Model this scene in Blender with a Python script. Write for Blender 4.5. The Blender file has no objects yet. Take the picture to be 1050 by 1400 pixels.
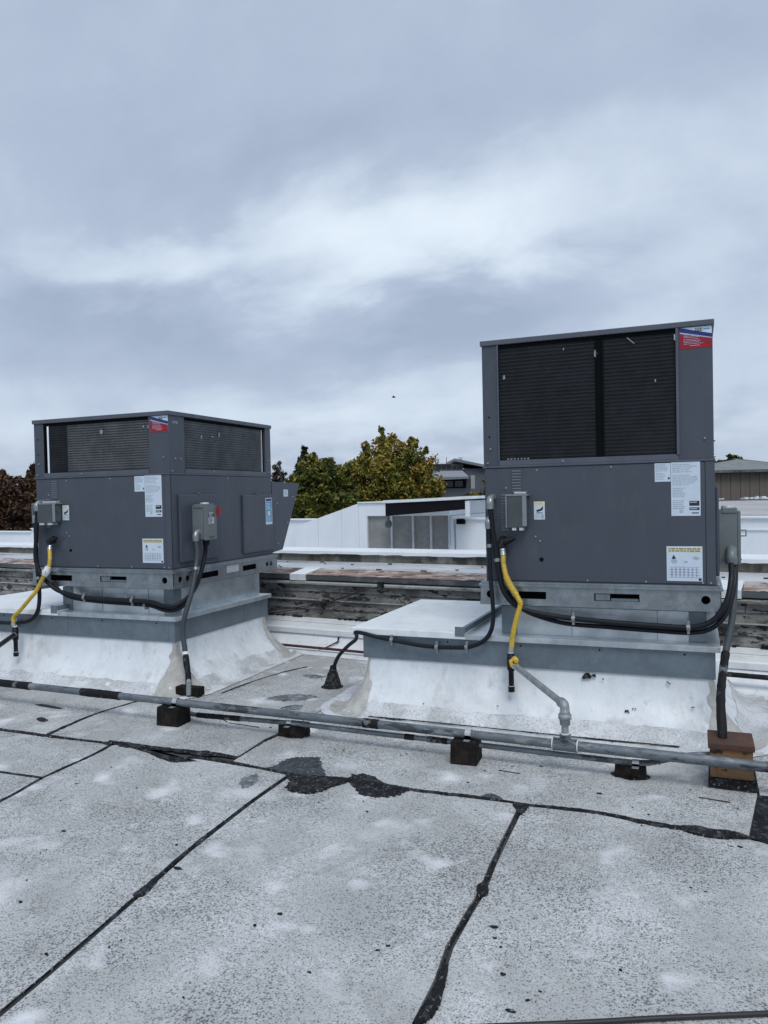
import bpy, bmesh, math, random
import numpy as np
from mathutils import Vector, Matrix, Euler
from math import radians, sin, cos, pi

scene = bpy.context.scene
COL = scene.collection
random.seed(7)

# ------------------------------------------------------------------ camera
EYE = Vector((0.0, 0.0, 1.5))
RIGHT = Vector((0.92673, 0.37501, -0.02339))     # the phone was held about 1.3 degrees out of level
DOWN = Vector((-0.01189, -0.02889, -0.99951))
FWD = Vector((-0.37555, 0.92654, -0.02232))
FWD.normalize()
DOWN = (DOWN - FWD * DOWN.dot(FWD)).normalized()
RIGHT = DOWN.cross(FWD).normalized()
cam_data = bpy.data.cameras.new('camera')
cam = bpy.data.objects.new('camera', cam_data)
COL.objects.link(cam)
cam.matrix_world = Matrix(((RIGHT.x, -DOWN.x, -FWD.x, EYE.x), (RIGHT.y, -DOWN.y, -FWD.y, EYE.y),
                           (RIGHT.z, -DOWN.z, -FWD.z, EYE.z), (0, 0, 0, 1)))
cam_data.sensor_fit = 'VERTICAL'
cam_data.sensor_height = 32.0
cam_data.lens = 32.0 * 1050.0 / 1400.0
cam_data.clip_start = 0.05
cam_data.clip_end = 6000.0
scene.camera = cam

# ------------------------------------------------------------------ sky and sun (overcast)
SUN_AZ, SUN_EL = radians(150.0), radians(56.0)
world = bpy.data.worlds.new('World')
scene.world = world
world.use_nodes = True
wn, wl = world.node_tree.nodes, world.node_tree.links
wn.clear()


def wnode(t, **kw):
    n = wn.new(t)
    for k, v in kw.items():
        setattr(n, k, v)
    return n


def wmath(op, a, b=None, c=None, clamp=False):
    n = wnode('ShaderNodeMath', operation=op, use_clamp=clamp)
    for i, v in enumerate((a, b, c)):
        if v is None:
            continue
        if isinstance(v, (int, float)):
            n.inputs[i].default_value = v
        else:
            wl.new(v, n.inputs[i])
    return n.outputs[0]


sky = wnode('ShaderNodeTexSky', sky_type='NISHITA', sun_disc=False)
sky.sun_elevation = SUN_EL
sky.sun_rotation = SUN_AZ
sky.air_density = 1.0
sky.dust_density = 2.0
tc = wnode('ShaderNodeTexCoord')
sep = wnode('ShaderNodeSeparateXYZ')
wl.new(tc.outputs['Generated'], sep.inputs[0])
dx, dy, dz = sep.outputs
zc = wmath('MAXIMUM', dz, 0.0)
den = wmath('ADD', zc, 0.30)
comb = wnode('ShaderNodeCombineXYZ')          # clouds lie on a plane overhead
wl.new(wmath('DIVIDE', dx, den), comb.inputs[0])
wl.new(wmath('DIVIDE', dy, den), comb.inputs[1])
az = wmath('MULTIPLY', wmath('ARCTAN2', dx, dy), 57.2958)
el = wmath('MULTIPLY', wmath('ARCSINE', dz), 57.2958)


def wnoise(scale, detail, rough, off, dist=0.0, vec=None):
    mp = wnode('ShaderNodeMapping')
    mp.inputs['Location'].default_value = off
    mp.inputs['Rotation'].default_value = (0, 0, radians(28))
    mp.inputs['Scale'].default_value = (0.8, 1.1, 1)
    wl.new(vec or comb.outputs[0], mp.inputs[0])
    n = wnode('ShaderNodeTexNoise')
    n.inputs['Scale'].default_value = scale
    n.inputs['Detail'].default_value = detail
    n.inputs['Roughness'].default_value = rough
    n.inputs['Distortion'].default_value = dist
    wl.new(mp.outputs[0], n.inputs['Vector'])
    return n.outputs['Fac']


n_big = wnoise(1.5, 4, 0.5, (3.1, 1.2, 0.0), 0.3)
n_mid = wnoise(3.8, 7, 0.56, (7.7, 4.1, 0.0), 0.25)
warp_a = wmath('MULTIPLY', wmath('SUBTRACT', n_big, 0.5), 30.0)
warp_e = wmath('MULTIPLY', wmath('SUBTRACT', n_mid, 0.5), 9.0)
azw = wmath('ADD', az, warp_a)
elw = wmath('ADD', el, warp_e)


def lobe(a0, e0, wa, we, tilt):
    """one bank of cloud, thinner or thicker than its surroundings"""
    da = wmath('SUBTRACT', azw, a0)
    de = wmath('SUBTRACT', wmath('SUBTRACT', elw, e0), wmath('MULTIPLY', da, tilt))
    q = wmath('ADD', wmath('POWER', wmath('ABSOLUTE', wmath('DIVIDE', da, wa)), 2.0),
              wmath('POWER', wmath('ABSOLUTE', wmath('DIVIDE', de, we)), 2.0))
    return wmath('EXPONENT', wmath('MULTIPLY', q, -1.0))


n_puff = wnoise(9.0, 7, 0.58, (2.3, 8.8, 1.7), 0.2, vec=tc.outputs['Generated'])
bright = wmath('ADD', wmath('MULTIPLY', n_big, 0.44), wmath('MULTIPLY', n_mid, 0.20))
bright = wmath('ADD', bright, wmath('MULTIPLY', wmath('SUBTRACT', n_puff, 0.5), 0.34))
for (a0, e0, wa, we, tilt, amt) in (
        (-22, 18.6, 20, 5.4, 0.17, 0.46), (-44, 16.0, 9, 2.6, 0.1, 0.22), (2, 14.5, 10, 6, 0.3, 0.14),
        (-16, 12.4, 14, 2.8, 0.12, -0.30), (-34, 11.5, 12, 3.5, 0.1, -0.10), (-45, 12.5, 5, 2.6, 0.0, -0.26),
        (-36, 21.5, 11, 2.6, 0.35, -0.16), (-14, 26.0, 22, 4.0, 0.12, -0.16), (-22, 33, 26, 4.0, 0.0, 0.02),
        (-18, 6.0, 30, 3.6, 0.03, 0.24)):
    bright = wmath('ADD', bright, wmath('MULTIPLY', lobe(a0, e0, wa, we, tilt), amt))
ramp = wnode('ShaderNodeValToRGB')
wl.new(bright, ramp.inputs[0])
cr = ramp.color_ramp
cr.elements[0].position = 0.10
cr.elements[0].color = (3.5, 4.25, 5.5, 1)
cr.elements[1].position = 0.86
cr.elements[1].color = (8.45, 9.4, 10.2, 1)
e = cr.elements.new(0.36)
e.color = (4.4, 5.2, 6.55, 1)
e = cr.elements.new(0.56)
e.color = (5.95, 6.88, 8.05, 1)
mixs = wnode('ShaderNodeMixRGB', blend_type='MIX')
mixs.inputs[0].default_value = 0.93             # an almost closed cloud cover in front of the sky
wl.new(sky.outputs[0], mixs.inputs[1])
wl.new(ramp.outputs[0], mixs.inputs[2])
bg = wnode('ShaderNodeBackground')
bg.inputs['Strength'].default_value = 0.10
wl.new(mixs.outputs[0], bg.inputs['Color'])
wo = wnode('ShaderNodeOutputWorld')
wl.new(bg.outputs[0], wo.inputs['Surface'])

sun_data = bpy.data.lights.new('sun', 'SUN')
sun_data.energy = 1.5
sun_data.angle = radians(26)
sun_data.color = (1.0, 0.97, 0.93)
sun = bpy.data.objects.new('sun', sun_data)
COL.objects.link(sun)
sd = Vector((sin(SUN_AZ) * cos(SUN_EL), cos(SUN_AZ) * cos(SUN_EL), sin(SUN_EL)))
sun.rotation_euler = (-sd).to_track_quat('-Z', 'Y').to_euler()

scene.view_settings.view_transform = 'Standard'
scene.view_settings.look = 'None'
scene.view_settings.exposure = 0.12
scene.view_settings.gamma = 1.0
scene.view_settings.use_curve_mapping = False
scene.render.engine = 'CYCLES'
scene.cycles.max_bounces = 6

# ------------------------------------------------------------------ materials


def mk(name, col, rough=0.6, metal=0.0, var=0.12, scale=6.0, bump=0.0, bscale=60.0, stains=(), spec=0.5, stretch=(1, 1, 1)):
    """paint, metal or felt: base colour with slow and fine variation, optional stains (colour, scale, threshold, softness, amount)"""
    m = bpy.data.materials.new(name)
    m.use_nodes = True
    nt = m.node_tree
    N, L = nt.nodes, nt.links
    b = N['Principled BSDF']
    b.inputs['Roughness'].default_value = rough
    b.inputs['Metallic'].default_value = metal
    b.inputs['Specular IOR Level'].default_value = spec
    t = N.new('ShaderNodeTexCoord')
    mp = N.new('ShaderNodeMapping')
    mp.inputs['Scale'].default_value = stretch
    L.new(t.outputs['Object'], mp.inputs[0])

    def noise(s, d=4.0, r=0.6, off=0.0):
        n = N.new('ShaderNodeTexNoise')
        n.noise_dimensions = '4D'
        n.inputs['W'].default_value = off
        n.inputs['Scale'].default_value = s
        n.inputs['Detail'].default_value = d
        n.inputs['Roughness'].default_value = r
        L.new(mp.outputs[0], n.inputs['Vector'])
        return n.outputs['Fac']

    def rng(src, a, b2, c, d):
        n = N.new('ShaderNodeMapRange')
        n.inputs[1].default_value, n.inputs[2].default_value = a, b2
        n.inputs[3].default_value, n.inputs[4].default_value = c, d
        L.new(src, n.inputs[0])
        return n.outputs[0]

    def mix(fac, a, bb, bt='MIX'):
        n = N.new('ShaderNodeMixRGB')
        n.blend_type = bt
        for i, v in ((0, fac), (1, a), (2, bb)):
            if isinstance(v, (int, float)):
                n.inputs[i].default_value = v
            elif isinstance(v, tuple):
                n.inputs[i].default_value = (*v, 1) if len(v) == 3 else v
            else:
                L.new(v, n.inputs[i])
        return n.outputs[0]
    c = tuple(col)
    f1 = rng(noise(scale, 5, 0.6, 1.3), 0.36, 0.64, 0, 1)
    out = mix(f1, tuple(v * (1 - var) for v in c), tuple(min(1, v * (1 + var)) for v in c))
    f2 = rng(noise(scale * 9, 3, 0.6, 4.2), 0.3, 0.7, 1 - var * 0.5, 1 + var * 0.5)
    out = mix(1.0, out, f2, 'MULTIPLY')
    for i, (sc, ss, th, so, am) in enumerate(stains):
        f = rng(noise(ss, 6, 0.68, 9.1 + 3.3 * i), th - 0.035, th - 0.035 + so * 0.55, 0, am)
        out = mix(f, out, sc)
    L.new(out, b.inputs['Base Color'])
    rr = rng(noise(scale * 2, 4, 0.6, 7.7), 0.3, 0.7, max(0.05, rough - 0.08), min(1, rough + 0.08))
    L.new(rr, b.inputs['Roughness'])
    if bump:
        bp = N.new('ShaderNodeBump')
        bp.inputs['Strength'].default_value = bump
        bp.inputs['Distance'].default_value = 0.02
        L.new(noise(bscale, 4, 0.6, 2.2), bp.inputs['Height'])
        L.new(bp.outputs[0], b.inputs['Normal'])
    return m


def mk_roof_sheet():
    """white-coated mineral cap sheet: worn coating with dark granules showing through, pale smears, dirt clouds"""
    m = bpy.data.materials.new('roof_sheet_coating')
    m.use_nodes = True
    nt = m.node_tree
    N, L = nt.nodes, nt.links
    b = N['Principled BSDF']
    t = N.new('ShaderNodeTexCoord')
    P = t.outputs['Object']

    def noise(s, d=4.0, r=0.6, off=0.0, sc=(1, 1, 1), rot=0.0):
        mp = N.new('ShaderNodeMapping')
        mp.inputs['Scale'].default_value = sc
        mp.inputs['Rotation'].default_value = (0, 0, rot)
        mp.inputs['Location'].default_value = (off, off * 0.7, 0)
        L.new(P, mp.inputs[0])
        n = N.new('ShaderNodeTexNoise')
        n.inputs['Scale'].default_value = s
        n.inputs['Detail'].default_value = d
        n.inputs['Roughness'].default_value = r
        L.new(mp.outputs[0], n.inputs['Vector'])
        return n.outputs['Fac']

    def rng(src, a, b2, c, d):
        n = N.new('ShaderNodeMapRange')
        n.inputs[1].default_value, n.inputs[2].default_value = a, b2
        n.inputs[3].default_value, n.inputs[4].default_value = c, d
        L.new(src, n.inputs[0])
        return n.outputs[0]

    def mth(op, a, bb):
        n = N.new('ShaderNodeMath')
        n.operation = op
        for i, v in enumerate((a, bb)):
            if isinstance(v, (int, float)):
                n.inputs[i].default_value = v
            else:
                L.new(v, n.inputs[i])
        return n.outputs[0]

    def mix(fac, a, bb):
        n = N.new('ShaderNodeMixRGB')
        for i, v in ((0, fac), (1, a), (2, bb)):
            if isinstance(v, (int, float)):
                n.inputs[i].default_value = v
            elif isinstance(v, tuple):
                n.inputs[i].default_value = (*v, 1)
            else:
                L.new(v, n.inputs[i])
        return n.outputs[0]
    big = noise(0.9, 5, 0.6, 2.0)
    out = mix(rng(big, 0.35, 0.65, 0, 1), (0.585, 0.61, 0.61), (0.71, 0.735, 0.735))
    # broad dirt clouds
    dirt = noise(2.3, 6, 0.65, 5.0, (1, 0.8, 1), 0.4)
    out = mix(rng(dirt, 0.41, 0.60, 0, 0.72), out, (0.405, 0.41, 0.395))
    # tide marks left by puddles
    pond = noise(1.15, 4, 0.5, 23.0)
    ring = rng(mth('ABSOLUTE', mth('SUBTRACT', pond, 0.55), 0.0), 0.0, 0.014, 0.55, 0.0)
    out = mix(ring, out, (0.33, 0.325, 0.31))
    out = mix(rng(pond, 0.55, 0.62, 0, 0.36), out, (0.40, 0.405, 0.40))
    # fine mottling of worn coating
    fine = noise(48, 3, 0.6, 1.0)
    out = mix(rng(fine, 0.44, 0.60, 0, 0.62), out, (0.42, 0.43, 0.43))
    fine2 = noise(150, 2, 0.6, 3.0)
    out = mix(rng(fine2, 0.46, 0.60, 0, 0.6), out, (0.34, 0.35, 0.35))
    # dark granule pits
    dens = rng(noise(1.6, 4, 0.6, 8.0), 0.36, 0.64, 0.44, 0.78)
    for sc, am, k in ((135.0, 0.85, 0.95), (84.0, 0.9, 0.66)):
        v = N.new('ShaderNodeTexVoronoi')
        v.inputs['Scale'].default_value = sc
        v.inputs['Randomness'].default_value = 1.0
        wv = N.new('ShaderNodeVectorMath')
        wv.operation = 'ADD'
        nz = N.new('ShaderNodeTexNoise')
        nz.inputs['Scale'].default_value = 90
        L.new(P, nz.inputs['Vector'])
        sc2 = N.new('ShaderNodeVectorMath')
        sc2.operation = 'SCALE'
        sc2.inputs['Scale'].default_value = 0.012
        L.new(nz.outputs['Color'], sc2.inputs[0])
        L.new(P, wv.inputs[0])
        L.new(sc2.outputs[0], wv.inputs[1])
        L.new(wv.outputs[0], v.inputs['Vector'])
        sepc = N.new('ShaderNodeSeparateColor')
        L.new(v.outputs['Color'], sepc.inputs[0])
        thr = mth('MULTIPLY', mth('MULTIPLY', dens, k), sepc.outputs[0])
        f = rng(mth('SUBTRACT', thr, v.outputs['Distance']), -0.10, 0.15, 0, am)
        out = mix(f, out, (0.115, 0.123, 0.125))
    # clean pale smears where the coating pooled
    sm = noise(2.2, 3, 0.5, 11.0)
    out = mix(rng(sm, 0.60, 0.78, 0, 0.6), out, (0.80, 0.82, 0.84))
    sm2 = noise(4.4, 2, 0.4, 17.0)
    out = mix(rng(sm2, 0.61, 0.78, 0, 0.9), out, (0.80, 0.82, 0.84))
    L.new(out, b.inputs['Base Color'])
    L.new(rng(dirt, 0.4, 0.65, 0.62, 0.42), b.inputs['Roughness'])
    b.inputs['Specular IOR Level'].default_value = 0.35
    bp = N.new('ShaderNodeBump')
    bp.inputs['Strength'].default_value = 0.35
    bp.inputs['Distance'].default_value = 0.01
    L.new(mth('ADD', fine, mth('MULTIPLY', fine2, 0.6)), bp.inputs['Height'])
    bp2 = N.new('ShaderNodeBump')
    bp2.inputs['Strength'].default_value = 0.5
    bp2.inputs['Distance'].default_value = 0.06
    L.new(noise(1.7, 3, 0.5, 4.0), bp2.inputs['Height'])
    L.new(bp.outputs[0], bp2.inputs['Normal'])
    L.new(bp2.outputs[0], b.inputs['Normal'])
    return m


def mk_foliage(name, cols, scale=0.6):
    m = bpy.data.materials.new(name)
    m.use_nodes = True
    nt = m.node_tree
    N, L = nt.nodes, nt.links
    b = N['Principled BSDF']
    b.inputs['Roughness'].default_value = 0.6
    b.inputs['Specular IOR Level'].default_value = 0.25
    a = N.new('ShaderNodeAttribute')
    a.attribute_name = 'leaf_tone'
    r = N.new('ShaderNodeValToRGB')
    L.new(a.outputs['Fac'], r.inputs[0])
    r.color_ramp.elements[0].color = (*cols[0], 1)
    r.color_ramp.elements[1].color = (*cols[-1], 1)
    for i, c in enumerate(cols[1:-1]):
        e = r.color_ramp.elements.new((i + 1) / (len(cols) - 1))
        e.color = (*c, 1)
    L.new(r.outputs[0], b.inputs['Base Color'])
    return m


def mk_glass(name, col, rough=0.08, alpha=1.0, trans=0.0):
    m = bpy.data.materials.new(name)
    m.use_nodes = True
    b = m.node_tree.nodes['Principled BSDF']
    b.inputs['Base Color'].default_value = (*col, 1)
    b.inputs['Roughness'].default_value = rough
    b.inputs['Transmission Weight'].default_value = trans
    return m


GRIME = (0.09, 0.09, 0.08)
MAT = {}
MAT['cabinet'] = mk('cabinet_paint', (0.062, 0.075, 0.099), 0.44, 0.0, 0.05, 2.0, 0.16, 2.0, [((0.084, 0.095, 0.114), 1.6, 0.54, 0.3, 0.6), ((0.11, 0.12, 0.13), 6, 0.61, 0.2, 0.3), ((0.048, 0.056, 0.07), 4, 0.58, 0.25, 0.4)], stretch=(1.3, 1.3, 0.6))
MAT['cabinet_lid'] = mk('cabinet_lid_paint', (0.088, 0.10, 0.128), 0.46, 0.0, 0.08, 4, 0.05, 6, [((0.13, 0.14, 0.155), 9, 0.58, 0.2, 0.4)])
MAT['coil'] = mk('coil_fin_metal', (0.016, 0.019, 0.023), 0.6, 0.2, 0.3, 10, 0.05, 200, [((0.028, 0.032, 0.036), 3, 0.54, 0.2, 0.7)], spec=0.3)
MAT['coil_pale'] = mk('coil_fin_through_light', (0.105, 0.115, 0.12), 0.6, 0.2, 0.22, 6, 0.05, 200, [((0.15, 0.16, 0.165), 4, 0.54, 0.2, 0.6)], spec=0.3)  # light seen through the fins, put into the fin colour
MAT['coil_wire'] = mk('coil_guard_wire', (0.030, 0.034, 0.039), 0.6, 0.2, 0.2, 8, spec=0.3)
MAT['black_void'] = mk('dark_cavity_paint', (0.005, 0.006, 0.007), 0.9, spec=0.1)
MAT['screw'] = mk('zinc_screw', (0.42, 0.43, 0.44), 0.35, 0.7, 0.1, 30)
MAT['galv'] = mk('galvanised_steel', (0.31, 0.35, 0.375), 0.32, 0.75, 0.14, 5, 0.12, 14, [((0.20, 0.23, 0.25), 5, 0.52, 0.2, 0.6), ((0.50, 0.54, 0.56), 3.5, 0.57, 0.15, 0.5)])
MAT['galv_dull'] = mk('weathered_galvanised_steel', (0.185, 0.23, 0.265), 0.5, 0.5, 0.12, 4, 0.03, 60, [((0.14, 0.17, 0.195), 5, 0.54, 0.2, 0.5), ((0.27, 0.31, 0.34), 7, 0.6, 0.12, 0.35)])
MAT['galv_bright'] = mk('clean_galvanised_steel', (0.62, 0.65, 0.66), 0.3, 0.6, 0.12, 7, 0.02, 60, [((0.42, 0.44, 0.46), 5, 0.56, 0.2, 0.5)])
MAT['white_metal'] = mk('white_coated_metal', (0.80, 0.84, 0.86), 0.40, 0.05, 0.05, 3, 0.05, 12, [((0.58, 0.62, 0.64), 4.5, 0.56, 0.2, 0.5), ((0.26, 0.27, 0.27), 22, 0.69, 0.06, 0.7)])
MAT['membrane'] = mk('white_roof_membrane', (0.72, 0.765, 0.80), 0.42, 0.0, 0.06, 2.2, 0.4, 5, [((0.56, 0.59, 0.60), 2.1, 0.525, 0.22, 0.65), ((0.78, 0.82, 0.85), 2.8, 0.55, 0.2, 0.6), ((0.38, 0.385, 0.37), 3.6, 0.60, 0.2, 0.55), ((0.38, 0.37, 0.34), 9, 0.63, 0.14, 0.4), ((0.05, 0.05, 0.05), 15, 0.72, 0.03, 0.9)], stretch=(1.5, 1.5, 0.8))
MAT['flashing'] = mk('grey_corner_flashing', (0.40, 0.40, 0.38), 0.7, 0.0, 0.14, 6, 0.3, 30, [((0.60, 0.60, 0.58), 5, 0.55, 0.2, 0.6), ((0.22, 0.21, 0.18), 9, 0.62, 0.12, 0.6)])
MAT['tar'] = mk('black_roof_tar', (0.010, 0.011, 0.0125), 0.6, 0.0, 0.3, 14, 1.0, 50, [((0.055, 0.059, 0.064), 20, 0.55, 0.12, 0.8), ((0.24, 0.25, 0.255), 60, 0.62, 0.06, 0.8)], spec=0.2)
MAT['tar_grey'] = mk('weathered_grey_tar', (0.062, 0.070, 0.080), 0.7, 0.0, 0.25, 8, 0.5, 60, [((0.026, 0.028, 0.031), 5, 0.52, 0.2, 0.7), ((0.28, 0.29, 0.30), 45, 0.60, 0.08, 0.7)], spec=0.25)
MAT['felt'] = mk('bare_roof_felt', (0.06, 0.065, 0.07), 0.85, 0, 0.2, 8, 0.3, 80)
MAT['rubber'] = mk('black_rubber_block', (0.011, 0.0105, 0.0105), 0.8, 0, 0.25, 12, 0.4, 40, [((0.034, 0.024, 0.02), 8, 0.55, 0.15, 0.7), ((0.08, 0.075, 0.07), 22, 0.66, 0.1, 0.5)], spec=0.15)
MAT['conduit'] = mk('black_conduit_sheath', (0.009, 0.012, 0.018), 0.5, 0, 0.1, 8, spec=0.25)
MAT['conduit_grey'] = mk('grey_conduit_sheath', (0.048, 0.06, 0.07), 0.5, 0, 0.1, 8, spec=0.35)
MAT['fitting'] = mk('grey_die_cast_fitting', (0.30, 0.32, 0.33), 0.4, 0.6, 0.12, 20)
MAT['gas_pipe'] = mk('grey_painted_pipe', (0.145, 0.170, 0.190), 0.5, 0.2, 0.18, 5, 0.15, 50, [((0.03, 0.032, 0.035), 5.5, 0.565, 0.07, 0.85), ((0.32, 0.34, 0.35), 11, 0.58, 0.12, 0.6), ((0.07, 0.08, 0.085), 18, 0.56, 0.12, 0.5)], stretch=(0.6, 2, 2))
MAT['pipe_tar'] = mk('tarred_pipe', (0.010, 0.011, 0.012), 0.6, 0, 0.2, 10, 0.4, 40, [((0.16, 0.18, 0.19), 9, 0.60, 0.06, 0.8)], spec=0.2)
MAT['galv_pipe'] = mk('weathered_zinc_pipe', (0.30, 0.325, 0.335), 0.5, 0.35, 0.2, 14, 0.2, 90, [((0.5, 0.52, 0.52), 20, 0.58, 0.1, 0.6), ((0.12, 0.12, 0.12), 16, 0.63, 0.08, 0.6)])
MAT['black_iron'] = mk('black_iron_pipe', (0.014, 0.015, 0.016), 0.5, 0.2, 0.2, 20, 0.1, 90, [((0.2, 0.2, 0.2), 30, 0.66, 0.06, 0.6)], spec=0.25)
MAT['yellow'] = mk('yellow_gas_hose', (0.58, 0.40, 0.04), 0.5, 0, 0.15, 9, 0.05, 90, [((0.30, 0.22, 0.07), 12, 0.56, 0.14, 0.6), ((0.66, 0.55, 0.25), 18, 0.6, 0.1, 0.5)])
MAT['steel_nut'] = mk('zinc_nut', (0.52, 0.55, 0.54), 0.3, 0.75, 0.15, 30)
MAT['tape'] = mk('white_thread_tape', (0.75, 0.76, 0.75), 0.6)
MAT['disc_box'] = mk('grey_switch_enclosure', (0.155, 0.185, 0.19), 0.45, 0.1, 0.08, 5, 0.05, 6, [((0.22, 0.25, 0.25), 6, 0.58, 0.15, 0.5)])
MAT['red'] = mk('red_handle_plastic', (0.28, 0.02, 0.035), 0.5)
MAT['paper'] = mk('white_label_paper', (0.60, 0.70, 0.80), 0.45, 0, 0.04, 12)
MAT['paper_grey'] = mk('grey_label_print', (0.40, 0.47, 0.55), 0.5)
MAT['ink'] = mk('black_label_ink', (0.02, 0.022, 0.03), 0.5)
MAT['cream'] = mk('cream_label_header', (0.70, 0.68, 0.42), 0.5)
MAT['foil'] = mk('silver_label_foil', (0.62, 0.64, 0.66), 0.35, 0.3, 0.08, 20)
MAT['st_red'] = mk('red_sticker_print', (0.30, 0.008, 0.02), 0.35, 0, 0.15, 12)
MAT['st_blue'] = mk('blue_sticker_print', (0.015, 0.03, 0.16), 0.35, 0, 0.1, 10)
MAT['st_sky'] = mk('sky_blue_label_print', (0.10, 0.32, 0.52), 0.4)
MAT['st_lilac'] = mk('pale_blue_sticker_print', (0.45, 0.50, 0.66), 0.4)
MAT['smoke'] = mk('smoky_plastic_cover', (0.075, 0.088, 0.095), 0.18, 0, 0.1, 8)
MAT['smoke_edge'] = mk('clear_plastic_edge', (0.23, 0.26, 0.28), 0.25)
MAT['wood_orange'] = mk('ochre_painted_wood', (0.235, 0.125, 0.055), 0.7, 0, 0.16, 7, 0.15, 40, [((0.02, 0.015, 0.013), 9, 0.60, 0.06, 0.95), ((0.30, 0.19, 0.10), 6, 0.55, 0.2, 0.5)], stretch=(1, 1, 2.0))
MAT['wood_red'] = mk('rust_red_painted_cap', (0.085, 0.036, 0.022), 0.65, 0, 0.2, 8, 0.1, 40, [((0.05, 0.035, 0.03), 9, 0.52, 0.15, 0.7)])
MAT['board'] = mk('weathered_grey_boards', (0.21, 0.21, 0.205), 0.85, 0, 0.25, 5, 0.5, 35, [((0.06, 0.058, 0.054), 4, 0.525, 0.14, 0.75), ((0.38, 0.375, 0.36), 4.5, 0.57, 0.15, 0.5), ((0.012, 0.012, 0.012), 16, 0.58, 0.05, 0.95), ((0.13, 0.095, 0.07), 7, 0.6, 0.12, 0.5)], stretch=(0.5, 1, 1.4))
MAT['strip'] = mk('pale_weathered_timber', (0.36, 0.37, 0.35), 0.7, 0, 0.2, 6, 0.2, 40, [((0.10, 0.10, 0.085), 7, 0.54, 0.15, 0.8)], stretch=(0.4, 1, 1))
MAT['rust_cap'] = mk('rusty_painted_flashing', (0.46, 0.40, 0.35), 0.65, 0.1, 0.15, 5, 0.25, 40, [((0.22, 0.11, 0.065), 5.0, 0.485, 0.14, 0.8), ((0.62, 0.60, 0.57), 4.5, 0.56, 0.1, 0.7), ((0.05, 0.03, 0.025), 9, 0.56, 0.08, 0.9)], stretch=(0.6, 1.6, 1.6))
MAT['maroon'] = mk('maroon_rusted_flashing', (0.075, 0.028, 0.025), 0.6, 0.1, 0.2, 6, 0.1, 40, [((0.20, 0.14, 0.12), 9, 0.62, 0.1, 0.5)])
MAT['gutter'] = mk('dark_grey_fascia', (0.10, 0.115, 0.125), 0.55, 0.2, 0.2, 4, 0.1, 40, [((0.22, 0.24, 0.25), 5, 0.57, 0.15, 0.6), ((0.03, 0.03, 0.03), 6, 0.6, 0.1, 0.7)], stretch=(0.5, 1, 1))
MAT['wet_roof'] = mk('pale_wet_roof_felt', (0.60, 0.64, 0.67), 0.3, 0, 0.15, 1.5, 0.1, 20, [((0.30, 0.32, 0.33), 2.6, 0.52, 0.2, 0.7), ((0.70, 0.72, 0.75), 3.1, 0.56, 0.15, 0.6), ((0.03, 0.03, 0.03), 11, 0.69, 0.04, 0.9)], stretch=(0.5, 1.5, 1))
MAT['stained'] = mk('mossy_stained_concrete', (0.155, 0.16, 0.145), 0.85, 0, 0.25, 4, 0.3, 40, [((0.035, 0.035, 0.03), 4, 0.52, 0.16, 0.85), ((0.10, 0.075, 0.05), 6, 0.58, 0.15, 0.6), ((0.33, 0.34, 0.32), 5, 0.6, 0.15, 0.6)], stretch=(0.8, 1, 0.5))
MAT['white_wall'] = mk('white_painted_panel', (0.82, 0.87, 0.91), 0.5, 0, 0.03, 1.2, 0.05, 10, [((0.72, 0.78, 0.82), 1.6, 0.55, 0.2, 0.5), ((0.5, 0.53, 0.54), 5, 0.66, 0.1, 0.4)], stretch=(1, 1, 0.4))
MAT['white_cap'] = mk('white_coping_paint', (0.80, 0.84, 0.87), 0.5, 0, 0.05, 3, 0.1, 20)
MAT['fascia_black'] = mk('black_fascia_paint', (0.005, 0.005, 0.008), 0.6, spec=0.2)
MAT['pane'] = mk('grey_pane_reflection', (0.25, 0.255, 0.25), 0.25, 0, 0.10, 2.0, 0.0, 10, [((0.34, 0.35, 0.35), 2.2, 0.5, 0.2, 0.6)])  # light grey of the reflecting panes is put into the base colour
MAT['mullion'] = mk('white_aluminium_mullion', (0.62, 0.66, 0.68), 0.4, 0.2)
MAT['lamp'] = mk('grey_lamp_housing', (0.13, 0.14, 0.145), 0.5, 0.3)
MAT['cable'] = mk('black_cable', (0.02, 0.02, 0.022), 0.5)
MAT['red_pipe'] = mk('rust_red_pipe', (0.075, 0.022, 0.022), 0.5, 0.1, 0.2, 6)
MAT['wall_brown'] = mk('brown_ribbed_cladding', (0.135, 0.113, 0.098), 0.7, 0, 0.1, 1.5, 0, 10, stretch=(3, 3, 0.2))
MAT['shingle'] = mk('grey_shingle_roof', (0.20, 0.215, 0.21), 0.8, 0, 0.14, 3, 0.2, 8)
MAT['roof_tan'] = mk('pale_gravel_roof', (0.42, 0.42, 0.42), 0.6, 0, 0.12, 1.0, 0.1, 10, [((0.30, 0.29, 0.27), 0.9, 0.52, 0.2, 0.6)])
MAT['far_wall'] = mk('dark_grey_render', (0.085, 0.10, 0.125), 0.7, 0, 0.08, 0.6)
MAT['far_wall_pale'] = mk('pale_render', (0.33, 0.32, 0.31), 0.7, 0, 0.08, 0.6)
MAT['far_roof'] = mk('grey_sheet_roof', (0.20, 0.215, 0.235), 0.5, 0.1, 0.06, 0.5)
MAT['far_glass'] = mk_glass('far_window_glass', (0.02, 0.024, 0.03), 0.1)
MAT['earth'] = mk('ground_earth_and_grass', (0.09, 0.10, 0.06), 0.9, 0, 0.25, 0.1, 0.2, 3)
MAT['hill'] = mk('wooded_hill', (0.075, 0.10, 0.105), 0.9, 0, 0.2, 0.02)
MAT['bark'] = mk('brown_bark', (0.055, 0.045, 0.038), 0.9, 0, 0.25, 3, 0.4, 12)
MAT['sheet'] = mk_roof_sheet()
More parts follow.
